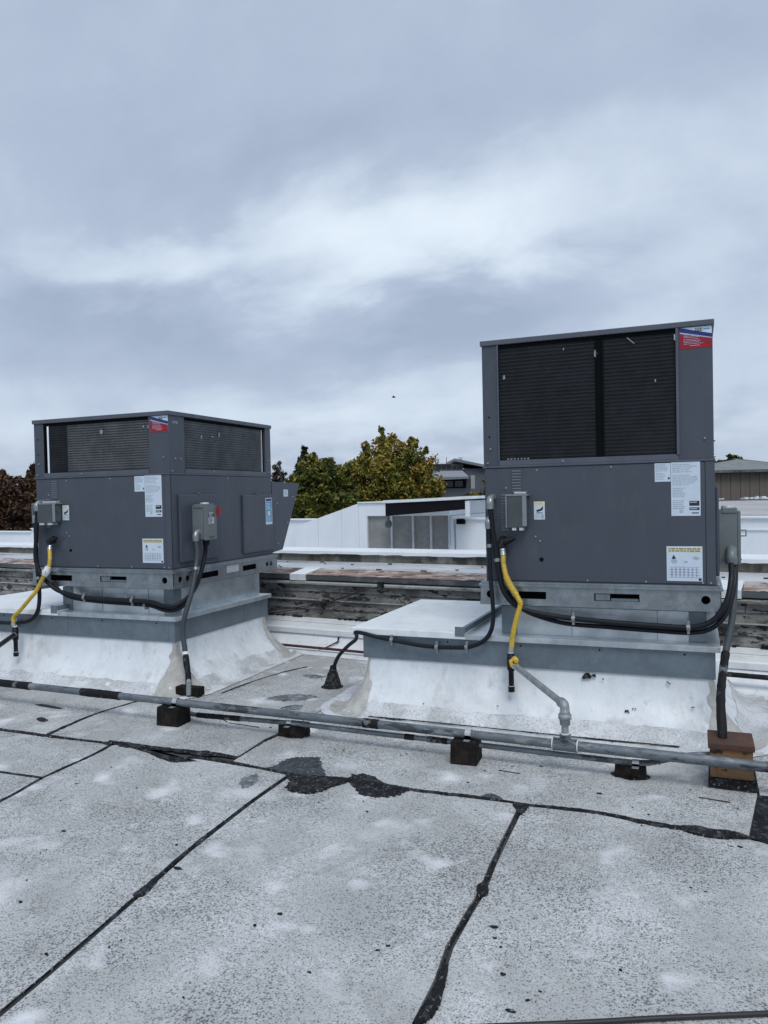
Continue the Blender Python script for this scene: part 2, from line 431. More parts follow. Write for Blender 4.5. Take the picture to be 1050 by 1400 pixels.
MAT['leaf_gold'] = mk_foliage('olive_gold_leaves', [(0.034, 0.05, 0.011), (0.092, 0.112, 0.02), (0.19, 0.185, 0.03), (0.29, 0.235, 0.042), (0.31, 0.20, 0.05)])
MAT['leaf_green'] = mk_foliage('deep_green_leaves', [(0.03, 0.052, 0.013), (0.08, 0.102, 0.02), (0.16, 0.165, 0.03), (0.26, 0.235, 0.045)])
MAT['leaf_dark'] = mk_foliage('dark_conifer_needles', [(0.01, 0.016, 0.01), (0.022, 0.034, 0.018), (0.035, 0.05, 0.024)])
MAT['leaf_rust'] = mk_foliage('russet_leaves', [(0.022, 0.012, 0.01), (0.055, 0.026, 0.018), (0.10, 0.052, 0.03), (0.17, 0.11, 0.05), (0.24, 0.18, 0.10)])
MAT['leaf_yellow'] = mk_foliage('yellow_green_leaves', [(0.03, 0.038, 0.008), (0.075, 0.08, 0.014), (0.14, 0.13, 0.02), (0.22, 0.18, 0.03)])
MAT['bird'] = mk('dark_feathers', (0.03, 0.03, 0.033), 0.7)
MAT['louvre_paint'] = mk('pale_louvre_edge_paint', (0.15, 0.17, 0.205), 0.5, 0, 0.08, 8)
MAT['galv_edge'] = mk('bright_galvanised_steel', (0.56, 0.62, 0.65), 0.34, 0.7, 0.12, 4, 0.03, 60, [((0.36, 0.41, 0.44), 4, 0.52, 0.25, 0.6), ((0.74, 0.78, 0.80), 3, 0.57, 0.2, 0.5)])
MAT['tar_smear'] = mk('thin_grey_tar_smear', (0.15, 0.165, 0.18), 0.75, 0.0, 0.25, 12, 0.3, 60, [((0.06, 0.065, 0.07), 9, 0.52, 0.2, 0.7), ((0.40, 0.42, 0.44), 26, 0.56, 0.1, 0.7)], spec=0.3)
MAT['coil_mark'] = mk('grey_marks', (0.26, 0.28, 0.30), 0.6, 0, 0.3, 60)  # even grey for the small pale marks on the coils
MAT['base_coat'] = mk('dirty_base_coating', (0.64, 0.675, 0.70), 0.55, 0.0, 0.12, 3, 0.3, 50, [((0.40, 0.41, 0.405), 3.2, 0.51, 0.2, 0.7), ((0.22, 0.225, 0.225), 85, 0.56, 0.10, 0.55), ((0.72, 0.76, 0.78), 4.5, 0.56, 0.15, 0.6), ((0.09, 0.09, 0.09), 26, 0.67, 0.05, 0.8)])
MAT['walk_felt'] = mk('dark_walkway_felt', (0.022, 0.025, 0.029), 0.95, 0, 0.3, 9, 0.4, 70, [((0.10, 0.105, 0.11), 30, 0.56, 0.1, 0.7), ((0.010, 0.011, 0.012), 4, 0.52, 0.2, 0.7)], spec=0.05)

# ------------------------------------------------------------------ builders


class MB:
    """collects geometry in world coordinates; several materials per mesh"""

    def __init__(self):
        self.v, self.f, self.m, self.s = [], [], [], []

    def add(self, verts, faces, mat=0, smooth=False):
        o = len(self.v)
        self.v.extend([tuple(p) for p in verts])
        for f in faces:
            self.f.append([i + o for i in f])
            self.m.append(mat)
            self.s.append(smooth)
        return self

    def box(self, x0, x1, y0, y1, z0, z1, bev=0.0, mat=0):
        if bev <= 0:
            v = [(x, y, z) for z in (z0, z1) for y in (y0, y1) for x in (x0, x1)]
            return self.add(v, [(0, 2, 3, 1), (4, 5, 7, 6), (0, 1, 5, 4), (2, 6, 7, 3), (0, 4, 6, 2), (1, 3, 7, 5)], mat)
        b = bmesh.new()
        bmesh.ops.create_cube(b, size=1.0)
        for q in b.verts:
            q.co = Vector(((x0 + x1) / 2 + q.co.x * (x1 - x0), (y0 + y1) / 2 + q.co.y * (y1 - y0), (z0 + z1) / 2 + q.co.z * (z1 - z0)))
        bmesh.ops.bevel(b, geom=list(b.edges), offset=bev, segments=2, affect='EDGES', profile=0.6)
        b.verts.index_update()
        self.add([q.co[:] for q in b.verts], [[q.index for q in f.verts] for f in b.faces], mat)
        b.free()
        return self

    def fbox(self, F, a0, a1, b0, b1, c0, c1, bev=0.0, mat=0):
        """box in a frame F = (origin, u, v, n)"""
        t = MB().box(a0, a1, b0, b1, c0, c1, bev)
        o, u, w, n = F
        pts = [o + u * p[0] + w * p[1] + n * p[2] for p in t.v]
        flip = u.cross(w).dot(n) < 0
        return self.add(pts, [f[::-1] if flip else f for f in t.f], mat)

    def prism(self, pts2, F, c0, c1, mat=0):
        """closed outline (a, b) in frame F pushed from c0 to c1"""
        o, u, w, n = F
        k = len(pts2)
        v = [o + u * a + w * b + n * c0 for a, b in pts2] + [o + u * a + w * b + n * c1 for a, b in pts2]
        f = [tuple(range(k))[::-1], tuple(range(k, 2 * k))] + [(i, (i + 1) % k, (i + 1) % k + k, i + k) for i in range(k)]
        return self.add(v, f, mat)

    def tube(self, pts, r, seg=10, cap=True, mat=0):
        """round tube along points; r is a number or one per point"""
        pts = [Vector(p) for p in pts]
        n = len(pts)
        rs = r if isinstance(r, (list, tuple)) else [r] * n
        tang = [(pts[min(i + 1, n - 1)] - pts[max(i - 1, 0)]).normalized() for i in range(n)]
        ref = Vector((0, 0, 1)) if abs(tang[0].z) < 0.9 else Vector((1, 0, 0))
        nr = (ref - tang[0] * ref.dot(tang[0])).normalized()
        V, Fs = [], []
        for i in range(n):
            nr = (nr - tang[i] * nr.dot(tang[i]))
            if nr.length < 1e-6:
                nr = tang[i].orthogonal()
            nr.normalize()
            bn = tang[i].cross(nr)
            for k in range(seg):
                a = 2 * pi * k / seg
                V.append(pts[i] + (nr * cos(a) + bn * sin(a)) * rs[i])
        for i in range(n - 1):
            for k in range(seg):
                k2 = (k + 1) % seg
                Fs.append((i * seg + k, i * seg + k2, (i + 1) * seg + k2, (i + 1) * seg + k))
        self.add(V, Fs, mat, True)
        if cap:
            self.add(V[:seg], [tuple(range(seg))[::-1]], mat)
            self.add(V[-seg:], [tuple(range(seg))], mat)
        return self

    def cyl(self, p0, p1, r0, r1=None, seg=14, mat=0):
        r1 = r0 if r1 is None else r1
        return self.tube([p0, p1], [r0, r1], seg, True, mat)


ORIG = {}


def set_props(o, label=None, cat=None, group=None, kind=None):
    for k, v in (('label', label), ('category', cat), ('group', group), ('kind', kind)):
        if v:
            o[k] = v
    return o


def thing(name, label, cat, loc, group=None):
    o = bpy.data.objects.new(name, None)
    o.empty_display_size = 0.1
    COL.objects.link(o)
    o.location = loc
    ORIG[o.name] = Vector(loc)
    return set_props(o, label, cat, group)


def mesh_of(name, mb, mats, org):
    me = bpy.data.meshes.new(name)
    a = np.array(mb.v, dtype=float) - np.array(org[:])
    me.from_pydata(a.tolist(), [], mb.f)
    for m in (mats if isinstance(mats, (list, tuple)) else [mats]):
        me.materials.append(MAT[m])
    me.polygons.foreach_set('material_index', mb.m)
    me.polygons.foreach_set('use_smooth', mb.s)
    me.validate()
    me.update()
    return me


def part(name, mb, mats, parent, label=None, kind=None):
    org = ORIG[parent.name]
    o = bpy.data.objects.new(name, mesh_of(name, mb, mats, org))
    COL.objects.link(o)
    o.parent = parent
    ORIG[o.name] = org
    return set_props(o, label, None, None, kind)


def solo(name, mb, mats, label=None, cat=None, loc=(0, 0, 0), kind=None, group=None):
    """a top-level thing (or piece of the setting) made of one mesh"""
    o = bpy.data.objects.new(name, mesh_of(name, mb, mats, Vector(loc)))
    COL.objects.link(o)
    o.location = loc
    ORIG[o.name] = Vector(loc)
    return set_props(o, label, cat, group, kind)


def again(src, off, parent=None):
    """another piece like src, sharing its mesh, moved by off"""
    c = src.copy()
    COL.objects.link(c)
    c.parent = parent or src.parent
    c.location = src.location + Vector(off)
    ORIG[c.name] = ORIG[src.name]
    return c


def spline(pts, step=0.02):
    """smooth curve through the points"""
    P = [Vector(p) for p in pts]
    P = [P[0] * 2 - P[1]] + P + [P[-1] * 2 - P[-2]]
    out = []
    for i in range(1, len(P) - 2):
        a, b, c, d = P[i - 1], P[i], P[i + 1], P[i + 2]
        n = max(2, int((c - b).length / step))
        for k in range(n):
            t = k / n
            out.append(0.5 * ((2 * b) + (c - a) * t + (2 * a - 5 * b + 4 * c - d) * t * t + (3 * b - a - 3 * c + d) * t ** 3))
    out.append(P[-2])
    return out


X, Y, Z = Vector((1, 0, 0)), Vector((0, 1, 0)), Vector((0, 0, 1))


def bolt_heads(mb, F, pts, r=0.008, h=0.005, mat=0):
    o, u, w, n = F
    for a, b in pts:
        p = o + u * a + w * b
        mb.cyl(p, p + n * h, r, r * 0.8, 8, mat)
    return mb


def at(px, py, depth):
    """a point of the far background: its bearing from the spot where one stands and its distance"""
    return EYE + (RIGHT * ((px - 525.0) / 1050.0) + DOWN * ((py - 700.0) / 1050.0) + FWD) * depth


def holed_rail(F, length, b0, b1, slots, holes, thick=0.004):
    """sheet-metal rail along u with punched rectangular slots (a0, a1, b0, b1) and round holes (a, b, r)"""
    mb = MB()
    o, u, w, n = F

    def P(a, b, c):
        return o + u * a + w * b + n * c
    feats = sorted([(s[0], s[1], 's', s) for s in slots] + [(h[0] - h[2] * 1.3, h[0] + h[2] * 1.3, 'h', h) for h in holes])
    cur = 0.0
    for a0, a1, k, ft in feats:
        if a0 > cur + 1e-5:
            mb.fbox(F, cur, a0, b0, b1, -thick, 0)
        if k == 's':
            mb.fbox(F, a0, a1, b0, ft[2], -thick, 0)
            mb.fbox(F, a0, a1, ft[3], b1, -thick, 0)
        else:
            ha, hb, r = ft
            s = r * 1.3
            mb.fbox(F, a0, a1, b0, hb - s, -thick, 0)
            mb.fbox(F, a0, a1, hb + s, b1, -thick, 0)
            K = 16
            sq, ci = [], []
            for i in range(K):
                t = 2 * pi * i / K
                cx, cy = cos(t), sin(t)
                m = max(abs(cx), abs(cy))
                sq.append((ha + s * cx / m, hb + s * cy / m))
                ci.append((ha + r * cx, hb + r * cy))
            V = [P(a, b, 0) for a, b in sq] + [P(a, b, 0) for a, b in ci] + [P(a, b, -0.012) for a, b in ci]
            Fs = []
            for i in range(K):
                j = (i + 1) % K
                Fs += [(i, j, K + j, K + i), (K + i, K + j, 2 * K + j, 2 * K + i)]
            mb.add(V, Fs)
        cur = a1
    if cur < length - 1e-5:
        mb.fbox(F, cur, length, b0, b1, -thick, 0)
    return mb


# ------------------------------------------------------------------ labels and stickers


def text_rows(mb, F, a0, a1, b0, b1, rows, c, mat, seed=0, fill=0.85, hh=0.5):
    """rows of words too small to read: short bars"""
    rd = random.Random(seed)
    dh = (b1 - b0) / rows
    for r in range(rows):
        b = b1 - (r + 0.75) * dh
        a = a0
        end = a0 + (a1 - a0) * rd.uniform(fill - 0.3, fill)
        while a < end:
            wd = (a1 - a0) * rd.uniform(0.05, 0.16)
            mb.fbox(F, a, min(a + wd, a1), b, b + dh * hh, c, c + 0.0004, mat=mat)
            a += wd + (a1 - a0) * 0.025


def sticker(parent, F, a0, a1, b0, b1, painter, base='paper', name='label_sticker', label=None):
    st = part(name, MB().fbox(F, a0, a1, b0, b1, 0.0004, 0.0016), base, parent, label)
    mb, mats = MB(), []

    def idx(m):
        if m not in mats:
            mats.append(m)
        return mats.index(m)
    w, h = a1 - a0, b1 - b0

    def rect(x0, y0, x1, y1, m, lift=0):
        mb.fbox(F, a0 + w * x0, a0 + w * x1, b0 + h * y0, b0 + h * y1, 0.0018 + lift * 0.0005, 0.0021 + lift * 0.0005, mat=idx(m))

    def poly(pts, m, lift=0):
        mb.prism([(a0 + w * x, b0 + h * y) for x, y in pts], F, 0.0018 + lift * 0.0005, 0.0021 + lift * 0.0005, mat=idx(m))

    def rows(x0, y0, x1, y1, n, m, seed=1, fill=0.9, lift=0, hh=0.5):
        text_rows(mb, F, a0 + w * x0, a0 + w * x1, b0 + h * y0, b0 + h * y1, n, 0.0018 + lift * 0.0005, idx(m), seed, fill, hh)
    painter(rect, poly, rows)
    part('label_print', mb, mats, st, None, 'stuff')
    return st


def paint_rating(rect, poly, rows):
    rows(0.05, 0.80, 0.95, 0.97, 5, 'paper_grey', 3)
    rows(0.05, 0.56, 0.95, 0.77, 7, 'paper_grey', 4)
    rows(0.05, 0.34, 0.6, 0.53, 6, 'paper_grey', 5)
    rows(0.05, 0.12, 0.5, 0.30, 5, 'paper_grey', 6)
    rect(0.62, 0.185, 0.96, 0.275, 'ink')
    rect(0.62, 0.105, 0.96, 0.155, 'ink')
    rows(0.65, 0.235, 0.94, 0.265, 1, 'paper', 8, 0.95, 1)
    rows(0.65, 0.115, 0.94, 0.145, 1, 'paper', 9, 0.95, 1)
    rows(0.28, 0.05, 0.42, 0.12, 3, 'paper_grey', 10, 1.0)
    rows(0.70, 0.03, 0.96, 0.075, 1, 'ink', 11, 1.0)


def paint_small(rect, poly, rows):
    rows(0.06, 0.55, 0.94, 0.96, 6, 'paper_grey', 13)
    rows(0.06, 0.1, 0.75, 0.5, 5, 'paper_grey', 14)
    rect(0.84, 0.12, 0.95, 0.24, 'ink')


def paint_warning(rect, poly, rows):
    rect(0.03, 0.83, 0.97, 0.97, 'cream')
    rows(0.06, 0.84, 0.94, 0.96, 2, 'ink', 15, 0.98, 1, 0.42)
    poly([(0.11, 0.56), (0.17, 0.50), (0.28, 0.51), (0.31, 0.57), (0.26, 0.63), (0.15, 0.63)], 'paper_grey')
    poly([(0.14, 0.64), (0.20, 0.76), (0.27, 0.64)], 'ink', 1)
    poly([(0.70, 0.66), (0.80, 0.72), (0.94, 0.67), (0.84, 0.60)], 'paper_grey')
    rect(0.49, 0.53, 0.59, 0.58, 'paper_grey')
    for k in range(5):
        rect(0.06, 0.10 + k * 0.075, 0.94, 0.113 + k * 0.075, 'paper_grey')
    for k in range(7):
        rect(0.12 + k * 0.115, 0.12, 0.17 + k * 0.115, 0.40, 'st_lilac')
    rect(0.89, 0.02, 0.97, 0.09, 'ink')


def paint_caution(rect, poly, rows):
    rect(0.0, 0.80, 1.0, 1.0, 'cream')
    rows(0.1, 0.83, 0.9, 0.95, 2, 'paper_grey', 21, 0.98, 1)
    poly([(0.18, 0.47), (0.30, 0.55), (0.52, 0.57), (0.72, 0.66), (0.80, 0.76), (0.86, 0.62), (0.74, 0.50), (0.52, 0.46), (0.36, 0.42)], 'ink')
    rect(0.2, 0.35, 0.8, 0.39, 'ink')
    rows(0.08, 0.06, 0.6, 0.30, 4, 'paper_grey', 22)
    rect(0.65, 0.06, 0.9, 0.3, 'paper_grey')


def paint_logo(rect, poly, rows):
    poly([(0.0, 0.0), (1.0, 0.0), (1.0, 0.42), (0.0, 0.74)], 'st_red')
    poly([(0.0, 0.74), (0.0, 0.80), (1.0, 0.46), (1.0, 0.42)], 'st_lilac', 1)
    poly([(0.0, 0.80), (0.0, 0.99), (0.05, 0.99), (1.0, 0.64), (1.0, 0.46)], 'st_blue', 1)
    rows(0.12, 0.50, 0.62, 0.70, 3, 'st_lilac', 31, 0.9, 2, 0.35)
    rows(0.12, 0.20, 0.82, 0.48, 4, 'st_lilac', 32, 0.9, 2, 0.3)
    rows(0.32, 0.11, 0.66, 0.17, 1, 'st_lilac', 33, 1.0, 2, 0.5)
    # rounded three-letter monogram in outline and its blue script
    for cx in (0.52, 0.61, 0.68):
        poly([(cx - 0.05, 0.84), (cx - 0.02, 0.79), (cx + 0.025, 0.80), (cx + 0.045, 0.86), (cx + 0.01, 0.94), (cx - 0.03, 0.93)], 'ink', 1)
        poly([(cx - 0.028, 0.85), (cx, 0.82), (cx + 0.02, 0.86), (cx, 0.91)], 'paper', 2)
    rows(0.74, 0.82, 0.97, 0.92, 1, 'st_sky', 34, 1.0, 1, 0.6)


def paint_blue(rect, poly, rows):
    rect(0.06, 0.88, 0.94, 0.97, 'st_blue')
    rect(0.06, 0.10, 0.94, 0.86, 'st_sky')
    rows(0.14, 0.55, 0.86, 0.82, 5, 'paper', 41, 0.95, 1)
    rect(0.3, 0.33, 0.68, 0.50, 'paper', 1)
    rows(0.14, 0.13, 0.86, 0.30, 4, 'paper', 42, 0.95, 1)


def paint_switch(rect, poly, rows):
    rect(0.0, 0.64, 1.0, 0.9, 'ink')
    rows(0.1, 0.68, 0.9, 0.86, 2, 'paper', 51, 0.95, 1)
    rows(0.1, 0.08, 0.9, 0.58, 6, 'ink', 52, 0.95)


def paint_plain(rect, poly, rows):
    rows(0.08, 0.15, 0.92, 0.85, 3, 'paper_grey', 61, 0.95)

SEAM_S1 = [(-4.683, 3.711), (-4.288, 3.719), (-3.870, 3.709), (-3.426, 3.717), (-3.309, 3.741), (-3.000, 3.659), (-2.801, 3.619), (-2.678, 3.673), (-2.270, 3.646), (-2.014, 3.615), (-1.717, 3.648), (-1.510, 3.631), (-1.361, 3.620), (-0.983, 3.630), (-0.765, 3.620), (-0.693, 3.626), (-0.448, 3.639), (-0.236, 3.603), (-0.067, 3.589), (0.195, 3.581)]
SEAM_S1b = [(-3.402, 3.755), (-3.220, 3.741), (-2.856, 3.747), (-2.649, 3.762), (-2.473, 3.754)]
SEAM_C1 = [(-3.885, 3.736), (-3.911, 3.874), (-3.935, 4.222), (-3.876, 4.581)]
SEAM_C2 = [(-3.341, 3.687), (-3.317, 3.501), (-3.311, 3.134), (-3.269, 2.912), (-3.261, 2.815), (-3.231, 2.621)]
SEAM_C2b = [(-3.941, 3.114), (-3.614, 3.126), (-3.311, 3.134)]
SEAM_C3 = [(-2.473, 3.754), (-2.468, 3.808), (-2.478, 4.056), (-2.453, 4.246)]
SEAM_C3b = [(-3.392, 4.972), (-3.361, 5.367), (-3.290, 5.709), (-3.182, 5.971)]
SEAM_C4 = [(-2.044, 3.605), (-2.046, 3.210), (-2.021, 2.692), (-1.983, 2.362), (-1.945, 2.013), (-1.924, 1.801), (-1.911, 1.624), (-1.897, 1.468)]
SEAM_C5 = [(-0.786, 3.622), (-0.774, 3.006), (-0.760, 2.780), (-0.767, 2.605), (-0.770, 2.393), (-0.751, 2.217), (-0.748, 2.008), (-0.747, 1.859)]
SEAM_B = [(-0.353, 2.154), (-0.115, 2.264), (0.174, 2.392), (0.369, 2.480)]
TAR_PATCHES = {
  'blob_up': [(-2.204, 3.644), (-2.202, 3.705), (-2.190, 3.783), (-2.164, 3.856), (-2.090, 3.893), (-2.006, 3.895), (-1.939, 3.781), (-1.862, 3.654), (-1.929, 3.621), (-2.014, 3.615)],
  'blob_low': [(-2.052, 3.602), (-1.949, 3.626), (-1.817, 3.625), (-1.698, 3.643), (-1.713, 3.584), (-1.745, 3.521), (-1.783, 3.436), (-1.830, 3.400), (-1.877, 3.394), (-1.933, 3.405), (-1.981, 3.451), (-1.992, 3.511)],
  'blob_b': [(-1.720, 3.636), (-1.724, 3.701), (-1.700, 3.743), (-1.601, 3.731), (-1.507, 3.664), (-1.435, 3.657), (-1.357, 3.631), (-1.383, 3.552), (-1.414, 3.512), (-1.470, 3.474), (-1.525, 3.474), (-1.578, 3.486), (-1.637, 3.547)],
  'smudge': [(-2.259, 3.465), (-2.250, 3.524), (-2.205, 3.540), (-2.162, 3.454), (-2.158, 3.391), (-2.189, 3.370)],
  'lowbranch': [(-3.122, 3.730), (-3.017, 3.681), (-2.891, 3.682), (-2.696, 3.628), (-2.664, 3.626), (-2.762, 3.568), (-2.843, 3.580), (-2.974, 3.628)],
  'bump': [(-1.002, 3.633), (-0.972, 3.701), (-0.926, 3.697), (-0.878, 3.646), (-0.836, 3.623), (-0.894, 3.622)],
  'streak1': [(-4.554, 4.265), (-4.506, 4.301), (-4.299, 4.263), (-4.279, 4.230), (-4.441, 4.239)],
  'spot1': [(-4.253, 3.991), (-4.241, 4.032), (-4.144, 3.990), (-4.137, 3.956), (-4.176, 3.944)],
  'back1': [(-2.959, 4.930), (-2.927, 5.070), (-2.792, 5.134), (-2.655, 5.110), (-2.670, 4.998), (-2.781, 4.921)],
  'back2': [(-2.750, 4.749), (-2.707, 4.842), (-2.622, 4.849), (-2.612, 4.754), (-2.682, 4.712)],
  'back3': [(-3.057, 5.668), (-3.004, 5.738), (-2.862, 5.699), (-2.921, 5.602)],
  'dark1': [(-5.605, 4.880), (-5.157, 4.932), (-4.300, 4.763), (-3.853, 4.652), (-4.141, 4.585), (-4.914, 4.696), (-5.356, 4.662)],
  'tri': [(-0.826, 3.608), (-0.758, 3.622), (-0.759, 3.524), (-0.772, 3.502), (-0.798, 3.546)],
  'knot': [(-0.786, 2.805), (-0.771, 2.833), (-0.744, 2.808), (-0.736, 2.754), (-0.754, 2.726), (-0.775, 2.752)],
  'endl': [(-0.079, 3.601), (-0.019, 3.630), (0.055, 3.616), (0.140, 3.622), (0.189, 3.572), (0.068, 3.530), (-0.033, 3.547)],
  'fat': [(-0.747, 2.296), (-0.724, 2.207), (-0.711, 2.094), (-0.725, 2.017), (-0.758, 1.992), (-0.754, 2.089), (-0.754, 2.197), (-0.761, 2.271)],
}
SPECKS = [(-2.683, 2.651), (-2.101, 2.708), (-2.367, 2.118), (-1.833, 2.049), (-2.010, 1.897), (-1.143, 2.113), (-1.447, 2.282), (-1.400, 2.379), (-1.966, 2.534), (-1.458, 3.301), (-0.988, 2.293), (-0.662, 2.555), (-0.642, 2.493), (-0.611, 2.450), (-0.571, 2.309), (-0.448, 2.268), (-0.512, 2.151), (-0.475, 2.216), (-0.232, 2.455), (-0.963, 2.328), (-0.215, 3.693), (-1.586, 4.086), (-1.562, 4.120), (-1.499, 4.194), (-1.937, 4.063), (-1.992, 4.059), (-2.581, 4.318), (-0.795, 4.162), (-0.945, 4.112), (-0.454, 3.877), (-1.108, 3.809), (-2.855, 3.310), (-3.065, 3.128), (0.123, 3.477), (0.156, 3.481), (-1.943, 3.065), (-2.840, 5.575), (-2.798, 5.388)]

# ================================================================== LARGE STRUCTURE
# ------------------------------------------------------------------ ground far below, the roof one stands on
g = MB()
NG = 24
gv = [(-900 + 1800 * i / NG, -500 + 2400 * j / NG, -5.2) for j in range(NG + 1) for i in range(NG + 1)]
g.add(gv, [(j * (NG + 1) + i, j * (NG + 1) + i + 1, (j + 1) * (NG + 1) + i + 1, (j + 1) * (NG + 1) + i) for j in range(NG) for i in range(NG)])
solo('ground', g, 'earth', kind='structure')

deck = solo('roof_deck', MB().box(-16, 13, -7, 8.2, -5.19, -0.012), 'felt', kind='structure')
ORIG['roof_deck'] = Vector((0, 0, 0))


def rev(p):
    return list(reversed(p))


S1L = [p for p in SEAM_S1 if p[0] < -3.35]
S1M = [p for p in SEAM_S1 if -3.35 < p[0] < -2.03]
S1R = [p for p in SEAM_S1 if -2.03 < p[0] < -0.77]
S1E = [p for p in SEAM_S1 if p[0] > -0.77]
C4 = SEAM_C4 + [(-1.88, 0.6), (-1.87, -0.5), (-1.84, -3.0), (-1.80, -6.8)]
C5 = SEAM_C5 + [(-0.742, 1.0), (-0.735, -0.5), (-0.72, -3.0), (-0.70, -6.8)]
C2 = SEAM_C2 + [(-3.2, 1.5), (-3.16, 0.0), (-3.1, -3.0), (-3.0, -6.8)]
ROOF_SHEETS = [
    # behind the long seam, left to right
    [(-15.9, 3.74), (-4.683, 3.73), (-3.9, 3.745), (-3.935, 4.222), (-3.876, 4.581), (-3.84, 5.2), (-3.84, 8.1), (-15.9, 8.1)],
    [(-3.89, 3.745), (-3.44, 3.735), (-3.402, 3.765), (-3.22, 3.755), (-2.856, 3.757), (-2.649, 3.772), (-2.48, 3.764), (-2.478, 4.056), (-2.455, 4.3), (-2.43, 8.1), (-3.83, 8.1), (-3.83, 5.2), (-3.866, 4.581), (-3.925, 4.222)],
    [(-2.465, 3.764), (-2.46, 3.70), (-2.27, 3.656), (-2.014, 3.63), (-1.51, 3.645), (-0.983, 3.645), (-0.448, 3.652), (-0.236, 3.613), (0.195, 3.595), (0.262, 4.1), (0.3, 8.1), (-2.42, 8.1), (-2.445, 4.3), (-2.468, 4.056)],
    [(0.31, 3.56), (12.9, 3.3), (12.9, 8.1), (0.31, 8.1), (0.275, 4.1)],
    # in front of it, left to right
    [(-15.9, 3.14)] + [(-3.941, 3.125), (-3.614, 3.137), (-3.325, 3.145), (-3.33, 3.501), (-3.36, 3.69), (-3.426, 3.705), (-3.87, 3.699), (-4.683, 3.70), (-15.9, 3.70)],
    [(-15.9, -6.8), (-3.012, -6.8), (-3.243, 2.621), (-3.273, 2.815), (-3.323, 3.124), (-3.614, 3.115), (-3.941, 3.103), (-15.9, 3.115)],
    [(-3.33, 3.69), (-3.306, 3.501), (-3.30, 3.134), (-3.258, 2.912), (-3.25, 2.815), (-3.219, 2.621), (-2.99, -6.8), (-1.812, -6.8)] + [(a - 0.012, b) for a, b in rev(SEAM_C4)] + [(a, b - 0.012) for a, b in rev(S1M)],
    [(a + 0.012, b) for a, b in SEAM_C4] + [(-1.79, -6.8), (-0.712, -6.8)] + [(a - 0.014, b) for a, b in rev(SEAM_C5)] + [(a, b - 0.012) for a, b in rev(S1R) if a < -0.8],
    [(a + 0.014, b) for a, b in SEAM_C5] + [(-0.69, -6.8), (12.9, -6.8), (12.9, 3.28), (0.31, 3.54)] + [(a, b - 0.012) for a, b in rev(S1E)],
]


def inside(p, poly):
    c = False
    j = len(poly) - 1
    for i in range(len(poly)):
        (xi, yi), (xj, yj) = poly[i], poly[j]
        if (yi > p[1]) != (yj > p[1]) and p[0] < (xj - xi) * (p[1] - yi) / (yj - yi) + xi:
            c = not c
        j = i
    return c


FLAT = (Vector((0, 0, 0)), X, Y, Z)
for i, poly in enumerate(ROOF_SHEETS):
    part('roof_sheet', MB().prism(poly, FLAT, -0.011, 0.0), 'sheet', deck)


def tar_strip(pts, w, top=0.005, seed=0, wmod=None):
    """a trowelled line of tar along a joint: ragged width, low rounded section"""
    rd = random.Random(seed)
    P = spline([(a, b, 0) for a, b in pts], 0.014)
    n = len(P)
    V, F = [], []
    ja = jb = 1.0
    ph = rd.uniform(0, 6)
    for i, p in enumerate(P):
        t = (P[min(i + 1, n - 1)] - P[max(i - 1, 0)]).normalized()
        s = Vector((-t.y, t.x, 0))
        slow = 0.95 + 0.42 * sin(i * 0.07 + ph) + 0.26 * sin(i * 0.19 + ph * 2)
        m = wmod(i / (n - 1)) if wmod else 1.0
        ja = 0.7 * ja + 0.3 * rd.uniform(0.05, 2.0)
        jb = 0.7 * jb + 0.3 * rd.uniform(0.05, 2.0)
        a = (w / 2) * m * max(0.16, slow) * ja * rd.uniform(0.85, 1.15)
        b = (w / 2) * m * max(0.16, slow) * jb * rd.uniform(0.85, 1.15)
        V += [p - s * a + Z * 0.0006, p - s * a * 0.55 + Z * top, p + s * b * 0.55 + Z * top * rd.uniform(0.8, 1.1), p + s * b + Z * 0.0006]
    for i in range(n - 1):
        for k in range(3):
            F.append((i * 4 + k, (i + 1) * 4 + k, (i + 1) * 4 + k + 1, i * 4 + k + 1))
    return MB().add(V, F, 0, True)


def tar_patch(pts, top=0.004, seed=0, rag=0.12):
    """a smeared patch of tar with a ragged edge"""
    rd = random.Random(seed)
    c = Vector((sum(p[0] for p in pts) / len(pts), sum(p[1] for p in pts) / len(pts), 0))
    ring = []
    jw = 0.0
    loop = [(*p, 0) for p in pts]
    m = len(loop)
    for i in range(m):
        a, b, cc, d = (Vector(loop[(i + k - 1) % m]) for k in range(4))
        for k in range(14):
            t = k / 14
            q = 0.5 * ((2 * b) + (cc - a) * t + (2 * a - 5 * b + 4 * cc - d) * t * t + (3 * b - a - 3 * cc + d) * t ** 3)
            jw = 0.6 * jw + 0.4 * rd.uniform(-rag, rag)
            ring.append(q + (q - c) * (jw + rd.uniform(-rag, rag) * 0.25))
    k = len(ring)
    V = [p + Z * 0.0008 for p in ring] + [c + (p - c) * 0.93 + Z * top for p in ring]
    F = [(i, (i + 1) % k, (i + 1) % k + k, i + k) for i in range(k)] + [tuple(range(k, 2 * k))]
    mb = MB().add(V, F, 0, False)
    return mb


